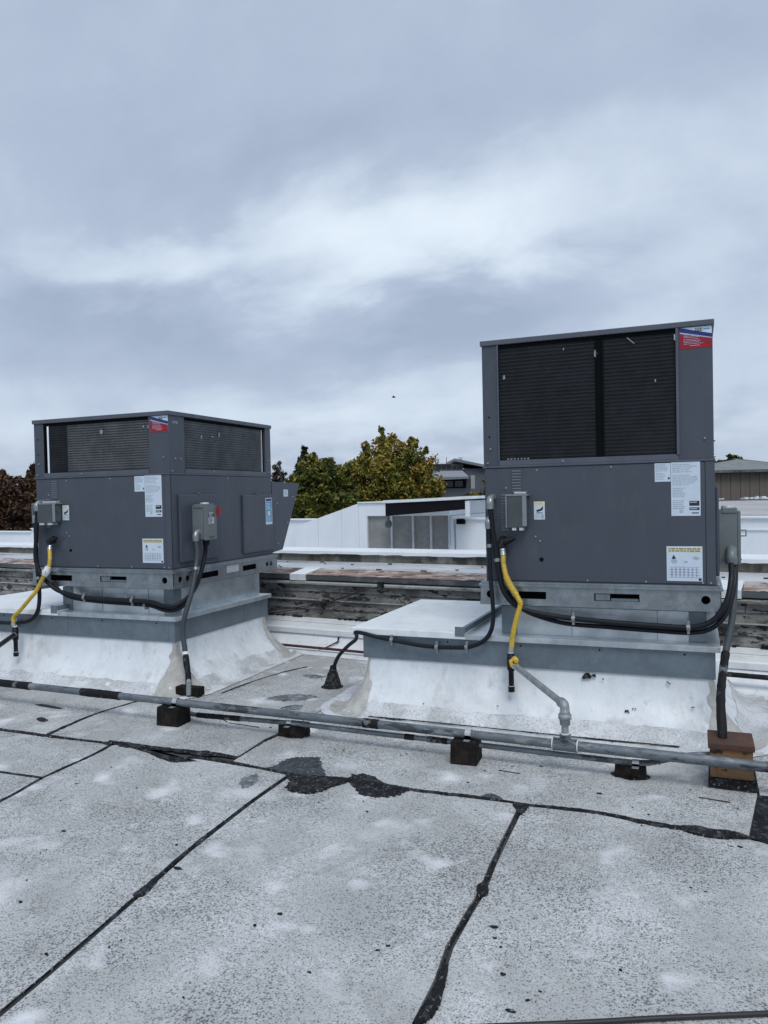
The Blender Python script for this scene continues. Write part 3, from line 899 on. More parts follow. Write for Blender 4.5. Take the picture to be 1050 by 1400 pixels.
part('tar_seam', tar_strip([(-15.5, 3.72), (-8, 3.71), (-6, 3.71), (-5.2, 3.71)] + SEAM_S1, 0.024, 0.009, 1), 'tar', deck)
part('tar_seam', tar_strip(SEAM_S1b, 0.05, 0.0075, 2), 'tar', deck)
part('tar_seam', tar_strip(SEAM_C1, 0.028, 0.005, 3), 'tar', deck)
part('tar_seam', tar_strip(C2, 0.024, 0.0055, 4, lambda t: 0.8 if t < .3 else 1.2), 'tar', deck)
part('tar_seam', tar_strip([(-15.5, 3.12), (-9, 3.118), (-6.2, 3.116), (-4.9, 3.114), (-4.3, 3.113)] + SEAM_C2b, 0.016, 0.0052, 5), 'tar', deck)
part('tar_seam', tar_strip(SEAM_C3, 0.026, 0.0052, 6), 'tar', deck)
part('tar_seam', tar_strip(SEAM_C3b, 0.022, 0.005, 7), 'tar', deck)
part('tar_seam', tar_strip(C4, 0.020, 0.009, 8, lambda t: (0.55 if t < .06 else 1.15) if t < .125 else 0.22), 'tar', deck)
part('tar_seam', tar_strip(C5, 0.015, 0.009, 9, lambda t: 1.1 if t < .07 else 0.6), 'tar', deck)
for nm, pts in TAR_PATCHES.items():
    grey = nm in ('blob_up', 'back1', 'back2', 'back3', 'bump', 'dark1')
    part('tar_patch', tar_patch(pts, 0.0085 if nm in ('blob_low', 'tri', 'knot', 'endl', 'fat') else (0.0018), len(nm) + ord(nm[-1]), 0.30 if nm in ('back1', 'back2', 'back3', 'dark1', 'smudge') else 0.14),
         'tar_smear' if nm in ('back1', 'back2', 'back3', 'dark1', 'smudge') else ('tar_grey' if grey else 'tar'), deck)
# the darker walkway felt that starts at the right
part('walkway_felt', MB().prism([(0.204, 3.588), (0.30, 3.52), (12.8, 3.29), (12.8, 4.0), (0.31, 4.10), (0.268, 4.098)], FLAT, 0.0008, 0.003), 'walk_felt', deck)
sp = MB()
rd = random.Random(11)
extra = [(rd.uniform(-3.4, 0.3), rd.uniform(1.7, 4.6)) for _ in range(60)] + [(rd.uniform(-4.6, 0.2), rd.uniform(4.3, 4.75)) for _ in range(25)]
for i, (a, b) in enumerate(SPECKS + extra):
    r = rd.uniform(0.003, 0.009) if i < len(SPECKS) else rd.uniform(0.0015, 0.004)
    k = rd.randint(5, 8)
    st = rd.uniform(1, 2.2)
    an = rd.uniform(-0.5, 0.5)
    pts = []
    for j in range(k):
        t = 2 * pi * j / k
        u_, v_ = r * st * cos(t) * rd.uniform(0.6, 1.2), r * sin(t) * rd.uniform(0.6, 1.2)
        pts.append((a + u_ * cos(an) - v_ * sin(an), b + u_ * sin(an) + v_ * cos(an)))
    sp.prism(pts, FLAT, 0.0005, rd.uniform(0.002, 0.005))
part('tar_crumb', sp, 'tar', deck, None, 'stuff')
# thin scratches / strips of loose felt beside the blocks
sc = MB()
for a, b, l_, an in ((-1.0, 4.03, 0.12, -0.12), (0.0, 3.98, 0.14, -0.14), (-2.9, 4.32, 0.25, -0.1), (-3.05, 4.42, 0.16, -0.6)):
    sc.tube([(a, b, 0.002), (a + l_ * cos(an), b + l_ * sin(an), 0.002)], 0.003, 6)
part('felt_strip', sc, 'tar', deck, None, 'stuff')

# ------------------------------------------------------------------ roof curbs clad in white membrane


def flared_curb(name, label, x0, x1, y0, y1, ztop, flare, seed, corner_specs, loc):
    """upstand with membrane dressed down in a hollow curve onto the roof"""
    NSEG = 40
    rd = np.random.RandomState(seed)
    ph = rd.uniform(0, 6.28, 8)
    prof = []
    for k in range(13):
        t = k / 12
        z = ztop * (1 - t)
        off = flare * (0.01 + 0.99 * t ** 2.4)
        prof.append((off, z))
    prof += [(flare * 1.22, 0.008), (flare * 1.5, 0.0035)]

    def ring(off, z, lift=0.0):
        pts = []
        r = off + 1e-4
        segs = [((x0, y0), (x1, y0), (0, -1)), ((x1, y0), (x1, y1), (1, 0)), ((x1, y1), (x0, y1), (0, 1)), ((x0, y1), (x0, y0), (-1, 0))]
        for (a, b, nrm) in segs:
            L_ = math.hypot(b[0] - a[0], b[1] - a[1])
            n = NSEG
            for i in range(n):
                t = i / n
                pts.append((a[0] + (b[0] - a[0]) * t + nrm[0] * r, a[1] + (b[1] - a[1]) * t + nrm[1] * r, z, 0))
            a0 = math.atan2(nrm[1], nrm[0])
            for k in range(6):
                an = a0 + (pi / 2) * (k / 6)
                pts.append((b[0] + cos(an) * r, b[1] + sin(an) * r, z, 1))
        out = []
        for (px, py, pz, c) in pts:
            wv = 0.012 * sin(px * 5.1 + ph[0] + pz * 4) + 0.010 * sin(py * 6.3 + ph[1]) + 0.008 * sin((px + py) * 13 + ph[2] + pz * 17) + 0.005 * sin((px - py) * 29 + ph[3] + pz * 9) + 0.004 * sin(px * 47 + ph[4] - pz * 23)
            k = min(1.0, off / flare) * (1 if pz > 0.02 else 0.3)
            cx, cy = min(max(px, x0), x1), min(max(py, y0), y1)
            d = Vector((px - cx, py - cy, 0))
            d = d.normalized() if d.length > 1e-6 else Vector((0, 0, 0))
            q = Vector((px, py, pz)) + d * (wv * k + lift) + Z * (0.6 * wv * k * (0.3 if pz < 0.02 else 1) + lift * 0.5)
            q.z = max(q.z, 0.0014 + lift * 0.5)
            out.append(q)
        return out
    base = thing(name, label, 'roof curb', loc)
    V, F = [], []
    for off, z in prof:
        V += ring(off, z)
    n = len(V) // len(prof)
    for j in range(len(prof) - 1):
        for i in range(n):
            i2 = (i + 1) % n
            F.append((j * n + i, j * n + i2, (j + 1) * n + i2, (j + 1) * n + i))
    mb = MB().add(V, F, 0, True)
    part('membrane_skirt', mb, 'membrane', base)
    # separate patches of flashing dressed round the corners
    rr = random.Random(seed)
    for (ci, wa, wb, jag) in corner_specs:
        cidx = [(ci * (NSEG + 6) + NSEG + k) % n for k in range(-wa, 7 + wb)]
        V2, F2 = [], []
        R_ = [ring(off, z, 0.0052) for off, z in prof[1:14]]
        m = len(R_)
        for j in range(m):
            t = j / (m - 1)
            for q, i in enumerate(cidx):
                p = R_[j][i].copy()
                if q in (0, len(cidx) - 1):
                    nb = R_[j][cidx[1] if q == 0 else cidx[-2]]
                    p = p.lerp(nb, rr.uniform(0, jag) + (1 - t) * jag * 0.7)
                V2.append(p)
        w_ = len(cidx)
        for j in range(m - 1):
            for q in range(w_ - 1):
                F2.append((j * w_ + q, j * w_ + q + 1, (j + 1) * w_ + q + 1, (j + 1) * w_ + q))
        part('corner_flashing', MB().add(V2, F2, 0, True), 'flashing', base)
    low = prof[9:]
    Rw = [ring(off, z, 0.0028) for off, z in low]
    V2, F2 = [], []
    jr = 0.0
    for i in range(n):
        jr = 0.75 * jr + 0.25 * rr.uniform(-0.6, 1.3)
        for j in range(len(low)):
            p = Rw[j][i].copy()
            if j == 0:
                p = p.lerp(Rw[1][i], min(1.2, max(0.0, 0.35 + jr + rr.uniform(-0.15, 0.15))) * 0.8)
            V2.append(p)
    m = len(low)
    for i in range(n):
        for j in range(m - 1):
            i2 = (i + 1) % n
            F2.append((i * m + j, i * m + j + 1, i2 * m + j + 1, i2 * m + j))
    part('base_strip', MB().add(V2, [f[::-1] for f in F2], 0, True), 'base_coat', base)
    part('curb_frame', MB().box(x0 + 0.02, x1 - 0.02, y0 + 0.02, y1 - 0.02, 0.0, ztop + 0.06), 'galv_dull', base)
    return base


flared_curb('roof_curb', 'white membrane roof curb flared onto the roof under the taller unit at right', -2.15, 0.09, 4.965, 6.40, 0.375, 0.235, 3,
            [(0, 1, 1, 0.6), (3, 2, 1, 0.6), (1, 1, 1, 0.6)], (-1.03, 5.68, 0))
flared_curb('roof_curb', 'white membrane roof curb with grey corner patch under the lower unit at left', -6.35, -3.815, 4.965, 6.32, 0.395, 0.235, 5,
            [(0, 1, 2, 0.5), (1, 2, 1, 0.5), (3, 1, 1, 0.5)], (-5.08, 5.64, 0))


def curb_adapter(label, fx0, fx1, px0, px1, y1, zf, zs, zp, seam_x, lid, lip_dir, side_seams, loc):
    """sheet-metal transition between curb and unit: skirt, flange with drip edge, narrower duct above"""
    t = thing('curb_adapter', label, 'duct adapter', loc)
    fy0 = 4.93
    part('skirt', MB().box(fx0 + 0.075, fx1 - 0.028, fy0 + 0.022, y1 - 0.03, zs, zf - 0.036), 'galv_dull', t)
    sm = MB()
    for s in seam_x:
        sm.box(s, s + 0.004, fy0 + 0.0195, fy0 + 0.022, zs + 0.004, zf - 0.04)
    for s in side_seams:
        sm.box(fx1 - 0.028, fx1 - 0.025, s, s + 0.004, zs + 0.004, zf - 0.04)
    part('skirt_seam', sm, 'galv', t, None, 'stuff')
    part('flange', MB().box(fx0, fx1, fy0, y1, zf - 0.036, zf, 0.003), 'galv_edge', t)
    part('duct', MB().box(px0, px1, 5.055, y1 - 0.04, zf + 0.001, zp), 'galv_edge', t)
    ang = part('corner_angle', MB().box(px0 - 0.004, px0 + 0.09, 5.047, 5.054, zf + 0.002, zp - 0.002).box(px0 - 0.011, px0 - 0.004, 5.047, 5.14, zf + 0.002, zp - 0.002), 'galv_dull', t)
    ang2 = part('corner_angle', MB().box(px1 - 0.09, px1 + 0.004, 5.047, 5.054, zf + 0.002, zp - 0.002).box(px1 + 0.004, px1 + 0.011, 5.047, 5.14, zf + 0.002, zp - 0.002), 'galv_dull', t)
    pi_ = MB()
    for fr in (0.36, 0.78):
        xx = px0 + (px1 - px0) * fr
        pi_.box(xx, xx + 0.003, 5.0525, 5.055, zf + 0.006, zp - 0.004)
    part('duct_seam', pi_, 'galv_dull', t, None, 'stuff')
    F = (Vector((px0, 5.055, 0)), X, Z, -Y)
    w = px1 - px0
    sticker(t, F, w * 0.49, w * 0.59, zf + 0.095, zf + 0.143, paint_plain, 'foil')
    lx0, lx1 = lid
    part('cover_plate', MB().box(lx0, lx1, fy0 - 0.006, y1 - 0.01, zf + 0.002, zf + 0.012, 0.002).box(lx0, lx1, fy0 - 0.010, fy0 - 0.006, zf - 0.03, zf + 0.008), 'white_metal', t)
    part('plate_lip', MB().box(lx1 - 0.07, lx1 + 0.0, fy0 - 0.012, y1 - 0.02, zf + 0.014, zf + 0.019).box(lx1 - 0.004, lx1 + 0.0, fy0 - 0.012, y1 - 0.02, zf + 0.0125, zf + 0.014)
         .box(lx1 - 0.07, lx1 - 0.002, fy0 - 0.0145, fy0 - 0.012, zf - 0.012, zf + 0.052)
         .box(lx1 - 0.003, lx1 + 0.003, fy0 - 0.0145, y1 - 0.02, zf + 0.0195, zf + 0.05), 'galv_dull', t)
    Fs = (Vector((0, fy0 + 0.022, 0)), X, Z, -Y)
    rv = MB()
    for k in range(5):
        bolt_heads(rv, Fs, [(fx0 + 0.2 + k * (fx1 - fx0 - 0.4) / 4, zf - 0.06)], 0.006, 0.003)
    part('rivet', rv, 'black_void', t, None, 'stuff')
    return t


# splashes of tar on the skirt of the right curb, and the cracked line at its foot
CR = bpy.data.objects['roof_curb']
tsp = MB()
rd = random.Random(21)


def on_skirt(x, t):
    off = 0.235 * (0.01 + 0.99 * t ** 2.4)
    return Vector((x, 4.965 - off - 0.016, 0.375 * (1 - t) + 0.004))


for cx, ct, rr0, k in ((-0.63, 0.14, 0.022, 7), (-0.55, 0.17, 0.006, 2), (-0.40, 0.62, 0.007, 8), (-0.36, 0.58, 0.006, 4), (-0.16, 0.16, 0.009, 3), (-0.03, 0.5, 0.006, 3), (-1.2, 0.7, 0.004, 4), (-1.7, 0.75, 0.004, 4)):
    for q in range(k):
        x, t = cx + rd.uniform(-1.6, 1.6) * rr0, ct + rd.uniform(-1, 1) * rr0 * 1.6
        c = on_skirt(x, t)
        up = (on_skirt(x, t - 0.05) - on_skirt(x, t + 0.05)).normalized()
        out_ = X.cross(up).normalized()
        tsp.prism([(rr0 * rd.uniform(0.4, 1.0) * cos(2 * pi * j / 7), rr0 * rd.uniform(0.3, 0.7) * sin(2 * pi * j / 7)) for j in range(7)], (c, X, up, out_), -0.004, 0.0008)
part('tar_splash', tsp, 'tar', CR, None, 'stuff')
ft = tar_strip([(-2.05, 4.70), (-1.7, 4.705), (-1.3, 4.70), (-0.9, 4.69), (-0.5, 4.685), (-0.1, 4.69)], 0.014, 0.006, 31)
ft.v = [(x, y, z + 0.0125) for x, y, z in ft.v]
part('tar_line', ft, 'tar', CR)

curb_adapter('galvanised curb adapter with a white plate at its left under the taller unit', -2.262, 0.130, -1.20, 0.045, 6.42, 0.556, 0.355, 0.742,
             (-1.55,), (-2.262, -1.43), 1, (), (-1.06, 5.68, 0.356))
curb_adapter('dull galvanised curb adapter with a vertical skirt seam under the lower unit at left', -6.36, -3.778, -5.02, -3.885, 6.40, 0.578, 0.375, 0.776,
             (-4.9, -3.87), (-6.36, -4.97), 1, (5.05, 5.96), (-5.07, 5.66, 0.376))

# ================================================================== ROOFTOP UNITS


def port_cover(t, F, a0, a1, b0, b1):
    """smoky plastic guard over the service ports"""
    p = part('port_cover', MB().fbox(F, a0, a1, b0, b1, 0.0, 0.075, 0.008), 'smoke', t)
    w = a1 - a0
    part('cover_rim', MB().fbox(F, a0 - 0.006, a1 + 0.012, b1 - 0.003, b1 + 0.008, 0.0, 0.079).fbox(F, a1 - 0.024, a1 + 0.004, b0 + 0.01, b1 - 0.004, 0.0755, 0.081, 0.002)
         .fbox(F, a0 - 0.005, a0 + 0.002, b0, b1 - 0.004, 0.0765, 0.080), 'smoke_edge', p)
    for s in (0.25, 0.62):
        part('cover_clip', MB().fbox(F, a0 + w * s, a0 + w * (s + 0.22), b0 - 0.018, b0 + 0.002, 0.002, 0.07, 0.003), 'foil', p)
    part('cover_clip', MB().fbox(F, a0 + w * 0.35, a0 + w * 0.95, b1 + 0.009, b1 + 0.022, 0.002, 0.05, 0.003), 'foil', p)
    return p


def louvres(t, F, a0, a1, bs):
    src = None
    for b in bs:
        if src is None:
            src = part('louvre', MB().prism([(a0, b), (a1, b), (a1 - 0.004, b + 0.009), (a0 + 0.004, b + 0.009)], F, 0.0, 0.009).fbox(F, a0, a1, b - 0.007, b - 0.001, 0.0, 0.002), 'louvre_paint', t)
            b_first = b
        else:
            again(src, F[2] * (b - b_first))


def coil_face(t, F, a0, a1, b0, b1, pitch, depth=0.05, pale=None, divider=None, rec=0.012):
    """finned condenser coil behind rows of guard wire"""
    c = part('condenser_coil', MB().fbox(F, a0, a1, b0, b1, -depth, -rec), 'coil', t)
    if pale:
        part('through_light_area', MB().fbox(F, pale[0], pale[1], b0 + 0.004, b1 - 0.004, -rec - 0.002, -rec + 0.0025), 'coil_pale', c)  # paler panel painted for light showing through from behind the coil
    src = None
    b = b0 + pitch * 0.6
    bf = b
    while b < b1 - 0.01:
        if src is None:
            src = part('fin_row', MB().fbox(F, a0 + 0.003, a1 - 0.003, b, b + 0.0030, -rec + 0.003, -rec + 0.0065), 'coil_wire', c)
        else:
            o = again(src, F[2] * (b - bf))
            o.parent = c
        b += pitch
    if divider:
        part('coil_bracket', MB().fbox(F, divider[0], divider[1], b0 + 0.005, b1 - 0.005, -rec + 0.0105, -rec + 0.0115)
             .fbox(F, divider[0] + 0.006, divider[0] + 0.012, b0 + 0.005, b1 - 0.005, -rec + 0.012, -rec + 0.018)
             .fbox(F, divider[1] - 0.012, divider[1] - 0.006, b0 + 0.005, b1 - 0.005, -rec + 0.012, -rec + 0.018), 'black_void', c)
    return c


def rooftop_unit(label, x0, x1, y0, y1, zb, zj, zt, kind, loc):
    t = thing('rooftop_unit', label, 'air conditioner', loc)
    FR = (Vector((x0, y0, 0)), X, Z, -Y)       # front: a = distance from left edge, b = height
    SD = (Vector((x1, y0, 0)), Y, Z, X)        # right side: a = distance from the near corner
    W, D = x1 - x0, y1 - y0
    FL = (Vector((x0, y0 - 0.0046, 0)), X, Z, -Y)   # face of the front panel
    # lower casing
    part('cabinet', MB().box(x0 + 0.004, x1 - 0.004, y0 + 0.004, y1, zb + 0.004, zj - 0.006), 'cabinet', t)
    part('front_panel', MB().fbox(FR, 0.012, W - 0.052, zb + 0.012, zj - 0.012, -0.003, 0.004, 0.002), 'cabinet', t)
    part('side_panel', MB().fbox(SD, 0.012, D - 0.012, zb + 0.012, zj - 0.012, -0.003, 0.003, 0.001), 'cabinet', t)
    part('corner_trim', MB().fbox(FR, W - 0.049, W + 0.003, zb + 0.008, zj - 0.010, -0.004, 0.006, 0.002), 'cabinet', t)
    part('seam_flange', MB().box(x0 - 0.006, x1 + 0.006, y0 - 0.010, y1 + 0.006, zj - 0.006, zj + 0.006, 0.002), 'cabinet_lid', t)
    # base rail on all four sides
    zr0, zr1 = zb - 0.150, zb - 0.012
    RF = (Vector((x0 - 0.03, y0 - 0.03, 0)), X, Z, -Y)
    RS = (Vector((x1 + 0.03, y0 - 0.03, 0)), Y, Z, X)
    RB = (Vector((x1 + 0.03, y1 + 0.02, 0)), -X, Z, Y)
    RL = (Vector((x0 - 0.03, y1 + 0.02, 0)), -Y, Z, -X)
    wr, dr = W + 0.06, D + 0.05
    zc = (zr0 + zr1) / 2
    sl = (zr0 + 0.045, zr0 + 0.093)
    rail = part('base_rail', holed_rail(RF, wr, zr0, zr1, [(wr * 0.135, wr * 0.295, *sl), (wr * 0.50, wr * 0.685, *sl)], [(wr * 0.045, zc, 0.026), (wr * 0.942, zc, 0.026)]), 'galv', t)
    part('base_rail', holed_rail(RS, dr, zr0, zr1, [(dr * 0.20, dr * 0.38, *sl), (dr * 0.62, dr * 0.76, *sl)], [(dr * 0.055, zc, 0.026), (dr * 0.115, zc, 0.026), (dr * 0.885, zc, 0.024), (dr * 0.93, zc, 0.024)]), 'galv', t)
    part('base_rail', holed_rail(RB, wr, zr0, zr1, [(wr * 0.25, wr * 0.42, *sl), (wr * 0.62, wr * 0.8, *sl)], [(wr * 0.06, zc, 0.026)]), 'galv', t)
    part('base_rail', holed_rail(RL, dr, zr0, zr1, [(dr * 0.25, dr * 0.42, *sl), (dr * 0.62, dr * 0.8, *sl)], [(dr * 0.06, zc, 0.026)]), 'galv', t)
    edge = MB()
    for F_, L_ in ((RF, wr), (RS, dr), (RB, wr), (RL, dr)):
        edge.fbox(F_, -0.004, L_ + 0.004, zr1 - 0.014, zr1, 0.0005, 0.012, 0.002)
        edge.fbox(F_, 0.012, L_ - 0.012, zr1 + 0.0005, zr1 + 0.016, -0.03, -0.004)
        edge.fbox(F_, 0.0, L_, zr0, zr0 + 0.022, 0.0005, 0.005, 0.001)
    part('rail_edge', edge, 'galv', t)
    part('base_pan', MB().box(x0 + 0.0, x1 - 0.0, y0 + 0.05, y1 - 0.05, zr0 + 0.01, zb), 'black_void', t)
    # slot linings: one is stuffed with a slatted shipping plate
    part('slot_plate', MB().fbox(RF, wr * 0.505, wr * 0.565, zr0 + 0.048, zr0 + 0.09, -0.025, -0.006).fbox(RF, wr * 0.57, wr * 0.68, zr0 + 0.046, zr0 + 0.062, -0.04, -0.006), 'galv_dull', t)
    # upper casing: posts, rails, lid
    lid_h = 0.034
    pw, pr = 0.105, 0.195
    zp0, zp1 = zj + 0.0065, zt - lid_h
    part('corner_post', MB().fbox(FR, 0.0, pw, zp0, zp1, -0.03, 0.0, 0.002).fbox((Vector((x0, y0, 0)), Y, Z, -X), 0.0305, 0.075, zp0, zp1, -0.03, 0.0, 0.002), 'cabinet', t)
    part('corner_post', MB().fbox(FR, W - pr, W - 0.002, zp0, zp1, -0.03, 0.0, 0.002).fbox(SD, 0.0005, 0.20, zp0, zp1, -0.028, 0.0, 0.002), 'cabinet', t)
    part('corner_post', MB().fbox(SD, D - 0.10, D, zp0, zp1, -0.03, 0.0, 0.002).box(x1 - 0.12, x1 - 0.031, y1 - 0.03, y1, zp0, zp1), 'cabinet', t)
    part('corner_post', MB().box(x0, x0 + 0.03, y1 - 0.1, y1, zp0, zp1).box(x0 + 0.0305, x0 + 0.12, y1 - 0.03, y1, zp0, zp1), 'cabinet', t)
    part('sill_rail', MB().fbox(FR, pw + 0.0005, W - pr - 0.0005, zp0, zp0 + 0.034, -0.03, 0.006, 0.002).fbox(SD, 0.2005, D - 0.1005, zp0, zp0 + 0.034, -0.03, 0.006, 0.002), 'cabinet_lid', t)
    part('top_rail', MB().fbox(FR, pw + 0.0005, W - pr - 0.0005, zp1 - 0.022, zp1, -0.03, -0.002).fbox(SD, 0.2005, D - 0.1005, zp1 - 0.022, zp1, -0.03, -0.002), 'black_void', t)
    part('lid', MB().box(x0 - 0.010, x1 + 0.010, y0 - 0.012, y1 + 0.010, zt - lid_h + 0.0005, zt, 0.004), 'cabinet_lid', t)
    ob, ot = zp0 + 0.035, zp1 - 0.0225
    if kind == 'tall':
        coil_face(t, FR, pw + 0.001, W - pr - 0.012, ob, ot, 0.0235, divider=(W * 0.517, W * 0.552))
        coil_face(t, SD, 0.201, D - 0.101, ob, ot, 0.047)
        LS = (Vector((x0, y0, 0)), Y, Z, -X)
        coil_face(t, LS, 0.08, D - 0.101, ob, ot, 0.047)
        part('edge_strip', MB().fbox(FR, W - pr - 0.0115, W - pr + 0.004, zp0 + 0.03, zp1 - 0.002, 0.0005, 0.012, 0.002), 'cabinet_lid', t)
        part('edge_strip', MB().fbox(FR, pw - 0.004, pw + 0.006, zp0 + 0.03, zp1 - 0.002, 0.0005, 0.010, 0.002), 'cabinet_lid', t)
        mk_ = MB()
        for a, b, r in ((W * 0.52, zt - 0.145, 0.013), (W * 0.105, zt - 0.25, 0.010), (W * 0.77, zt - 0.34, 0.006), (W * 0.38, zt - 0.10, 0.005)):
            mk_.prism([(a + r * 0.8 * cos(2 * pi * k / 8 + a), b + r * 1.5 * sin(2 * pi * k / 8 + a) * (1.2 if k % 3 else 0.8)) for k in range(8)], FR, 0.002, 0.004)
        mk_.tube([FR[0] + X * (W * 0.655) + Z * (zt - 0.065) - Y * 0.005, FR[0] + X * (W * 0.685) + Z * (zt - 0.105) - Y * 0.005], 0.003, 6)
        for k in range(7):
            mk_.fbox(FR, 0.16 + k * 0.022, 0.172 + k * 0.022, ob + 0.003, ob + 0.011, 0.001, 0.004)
        part('pale_coil_mark', mk_, 'coil_mark', t, None, 'stuff')  # pale marks set on the front of the coil
    else:
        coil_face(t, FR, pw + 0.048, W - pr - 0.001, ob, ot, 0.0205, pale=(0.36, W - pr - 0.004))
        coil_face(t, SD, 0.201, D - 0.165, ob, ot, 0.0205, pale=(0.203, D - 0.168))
        part('coil_end_plate', MB().fbox(SD, D - 0.160, D - 0.1515, ob, ot, -0.02, -0.004), 'foil', t)
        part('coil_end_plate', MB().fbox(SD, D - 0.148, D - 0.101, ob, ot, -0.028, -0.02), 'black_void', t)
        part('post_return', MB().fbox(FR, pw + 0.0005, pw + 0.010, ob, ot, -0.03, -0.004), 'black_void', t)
        BK = (Vector((x1, y1, 0)), -X, Z, Y)
        coil_face(t, BK, 0.14, W - 0.14, ob, ot, 0.041)
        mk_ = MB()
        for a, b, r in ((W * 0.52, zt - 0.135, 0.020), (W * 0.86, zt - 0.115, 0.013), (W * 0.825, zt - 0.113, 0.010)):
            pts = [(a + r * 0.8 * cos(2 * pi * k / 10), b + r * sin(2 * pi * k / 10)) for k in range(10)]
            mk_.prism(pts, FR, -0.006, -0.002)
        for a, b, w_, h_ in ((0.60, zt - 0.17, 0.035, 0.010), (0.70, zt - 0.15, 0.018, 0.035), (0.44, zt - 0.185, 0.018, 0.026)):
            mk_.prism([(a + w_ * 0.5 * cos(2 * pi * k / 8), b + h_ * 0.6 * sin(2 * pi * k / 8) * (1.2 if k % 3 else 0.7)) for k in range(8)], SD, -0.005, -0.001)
        part('pale_coil_mark', mk_, 'coil_mark', t, None, 'stuff')  # rounded pale marks on the front and side coils
    # screws
    sc_ = MB()
    bolt_heads(sc_, FR, [(0.05, zj + 0.12), (W - 0.05, zj + 0.13), (0.15, zb + 0.62), (W * 0.37, zp0 + 0.018), (W * 0.58, zj - 0.025), (W * 0.25, zj - 0.03), (W * 0.47, zb + 0.02), (W * 0.72, zb + 0.02), (W - 0.07, zb + 0.02),
                        (W * 0.24, zb + 0.30), (W * 0.26, zb + 0.27), (W * 0.1, zt - 0.016), (W * 0.5, zt - 0.016), (W * 0.88, zt - 0.016), (0.03, zp0 + 0.02), (W - 0.025, zb + 0.02)], 0.007, 0.010)
    bolt_heads(sc_, SD, [(0.07, zj + 0.12), (0.14, zj + 0.12), (0.03, zj + 0.02), (0.6, zp0 + 0.018), (D - 0.05, zp0 + 0.03), (D - 0.05, zj + 0.3 * (zt - zj)), (0.3, zt - 0.016), (1.1, zt - 0.016), (0.8, zj - 0.03)], 0.007, 0.010)
    part('screw', sc_, 'screw', t, None, 'stuff')
    gr = MB()
    bolt_heads(gr, FR, [(W * 0.265, zb + 0.15)], 0.017, 0.006)
    bolt_heads(gr, FR, [(W * 0.03, zj + 0.2), (W * 0.03, zj + 0.33)], 0.006, 0.004)
    part('grommet', gr, 'black_void', t, None, 'stuff')
    # ports, louvres, labels on the front
    zl = zj - 0.035
    louvres(t, FL, W * 0.135, W * 0.178, [zl - 0.019 * k for k in range(8)])
    louvres(t, FL, W * 0.080, W * 0.118, [zl - 0.155 - 0.019 * k for k in range(13)])
    if kind == 'tall':
        port_cover(t, FL, W * 0.118, W * 0.208, zb + 0.36, zb + 0.57)
        sticker(t, FL, W * 0.234, W * 0.284, zb + 0.41, zb + 0.527, paint_caution)
        sticker(t, FL, W * 0.945 - 0.165, W * 0.945, zb + 0.425, zj - 0.008, paint_rating)
        sticker(t, FL, W * 0.762, W * 0.945 - 0.167, zb + 0.635, zj - 0.012, paint_small)
        sticker(t, FL, W * 0.806, W * 0.950, zb + 0.028, zb + 0.24, paint_warning)
        sticker(t, (FR[0], X, Z, -Y), W - 0.182, W - 0.004, zt - 0.165, zt - lid_h - 0.003, paint_logo)
        sticker(t, FR, W - 0.215, W - 0.205, zt - 0.105, zt - 0.07, paint_plain, 'foil')
    else:
        port_cover(t, FL, W * 0.03, W * 0.205, zb + 0.385, zb + 0.545)
        sticker(t, FL, W * 0.212, W * 0.262, zb + 0.405, zb + 0.53, paint_caution)
        sticker(t, FL, W * 0.945 - 0.165, W * 0.945, zb + 0.425, zj - 0.008, paint_rating)
        sticker(t, FL, W * 0.755, W * 0.945 - 0.167, zb + 0.63, zj - 0.012, paint_small)
        sticker(t, FL, W * 0.800, W * 0.945, zb + 0.055, zb + 0.25, paint_warning)
        sticker(t, FR, W - 0.172, W - 0.004, zt - 0.165, zt - lid_h - 0.003, paint_logo)
    # side access panels and the electrical disconnect
    pa = part('access_panel', MB().fbox(SD, 0.085, 0.61, zb + 0.05, zb + 0.60, 0.0035, 0.026, 0.012), 'cabinet', t)
    part('panel_clip', MB().fbox(SD, 0.33, 0.36, zb + 0.595, zb + 0.612, 0.003, 0.03, 0.003), 'cabinet_lid', pa)
    pb = part('access_panel', MB().fbox(SD, 1.02, 1.545, zb + 0.045, zb + 0.59, 0.0035, 0.026, 0.012), 'cabinet', t)
    part('panel_clip', MB().fbox(SD, 1.26, 1.29, zb + 0.585, zb + 0.602, 0.003, 0.03, 0.003), 'cabinet_lid', pb)
    sb = (Vector((x1 + 0.026, y0, 0)), Y, Z, X)
    sticker(pb, sb, 1.405, 1.525, zb + 0.30, zb + 0.555, paint_blue, label='blue and white notice on the far access panel')
    if kind == 'tall':
        da, db = (0.20, 0.40), (zb + 0.125, zb + 0.455)
    else:
        da, db = (0.240, 0.395), (zb + 0.230, zb + 0.508)
    d = part('disconnect_box', MB().fbox(sb, da[0], da[1], db[0], db[1], 0.0005, 0.105, 0.004), 'disc_box', t)
    part('box_cover', MB().fbox(sb, da[0] + 0.004, da[1] + 0.012, db[0] - 0.010, db[1] - 0.01, 0.106, 0.125, 0.004).fbox(sb, da[0] - 0.006, da[1] + 0.012, db[1] - 0.022, db[1] + 0.010, 0.02, 0.1055, 0.004), 'disc_box', d)
    part('hub', MB().cyl(sb[0] + Y * (da[0] + 0.1) + Z * db[1] + X * 0.055, sb[0] + Y * (da[0] + 0.1) + Z * (db[1] + 0.022) + X * 0.055, 0.04, 0.034, 16), 'foil', d)
    sh = (sb[0] + X * 0.125, Y, Z, X)
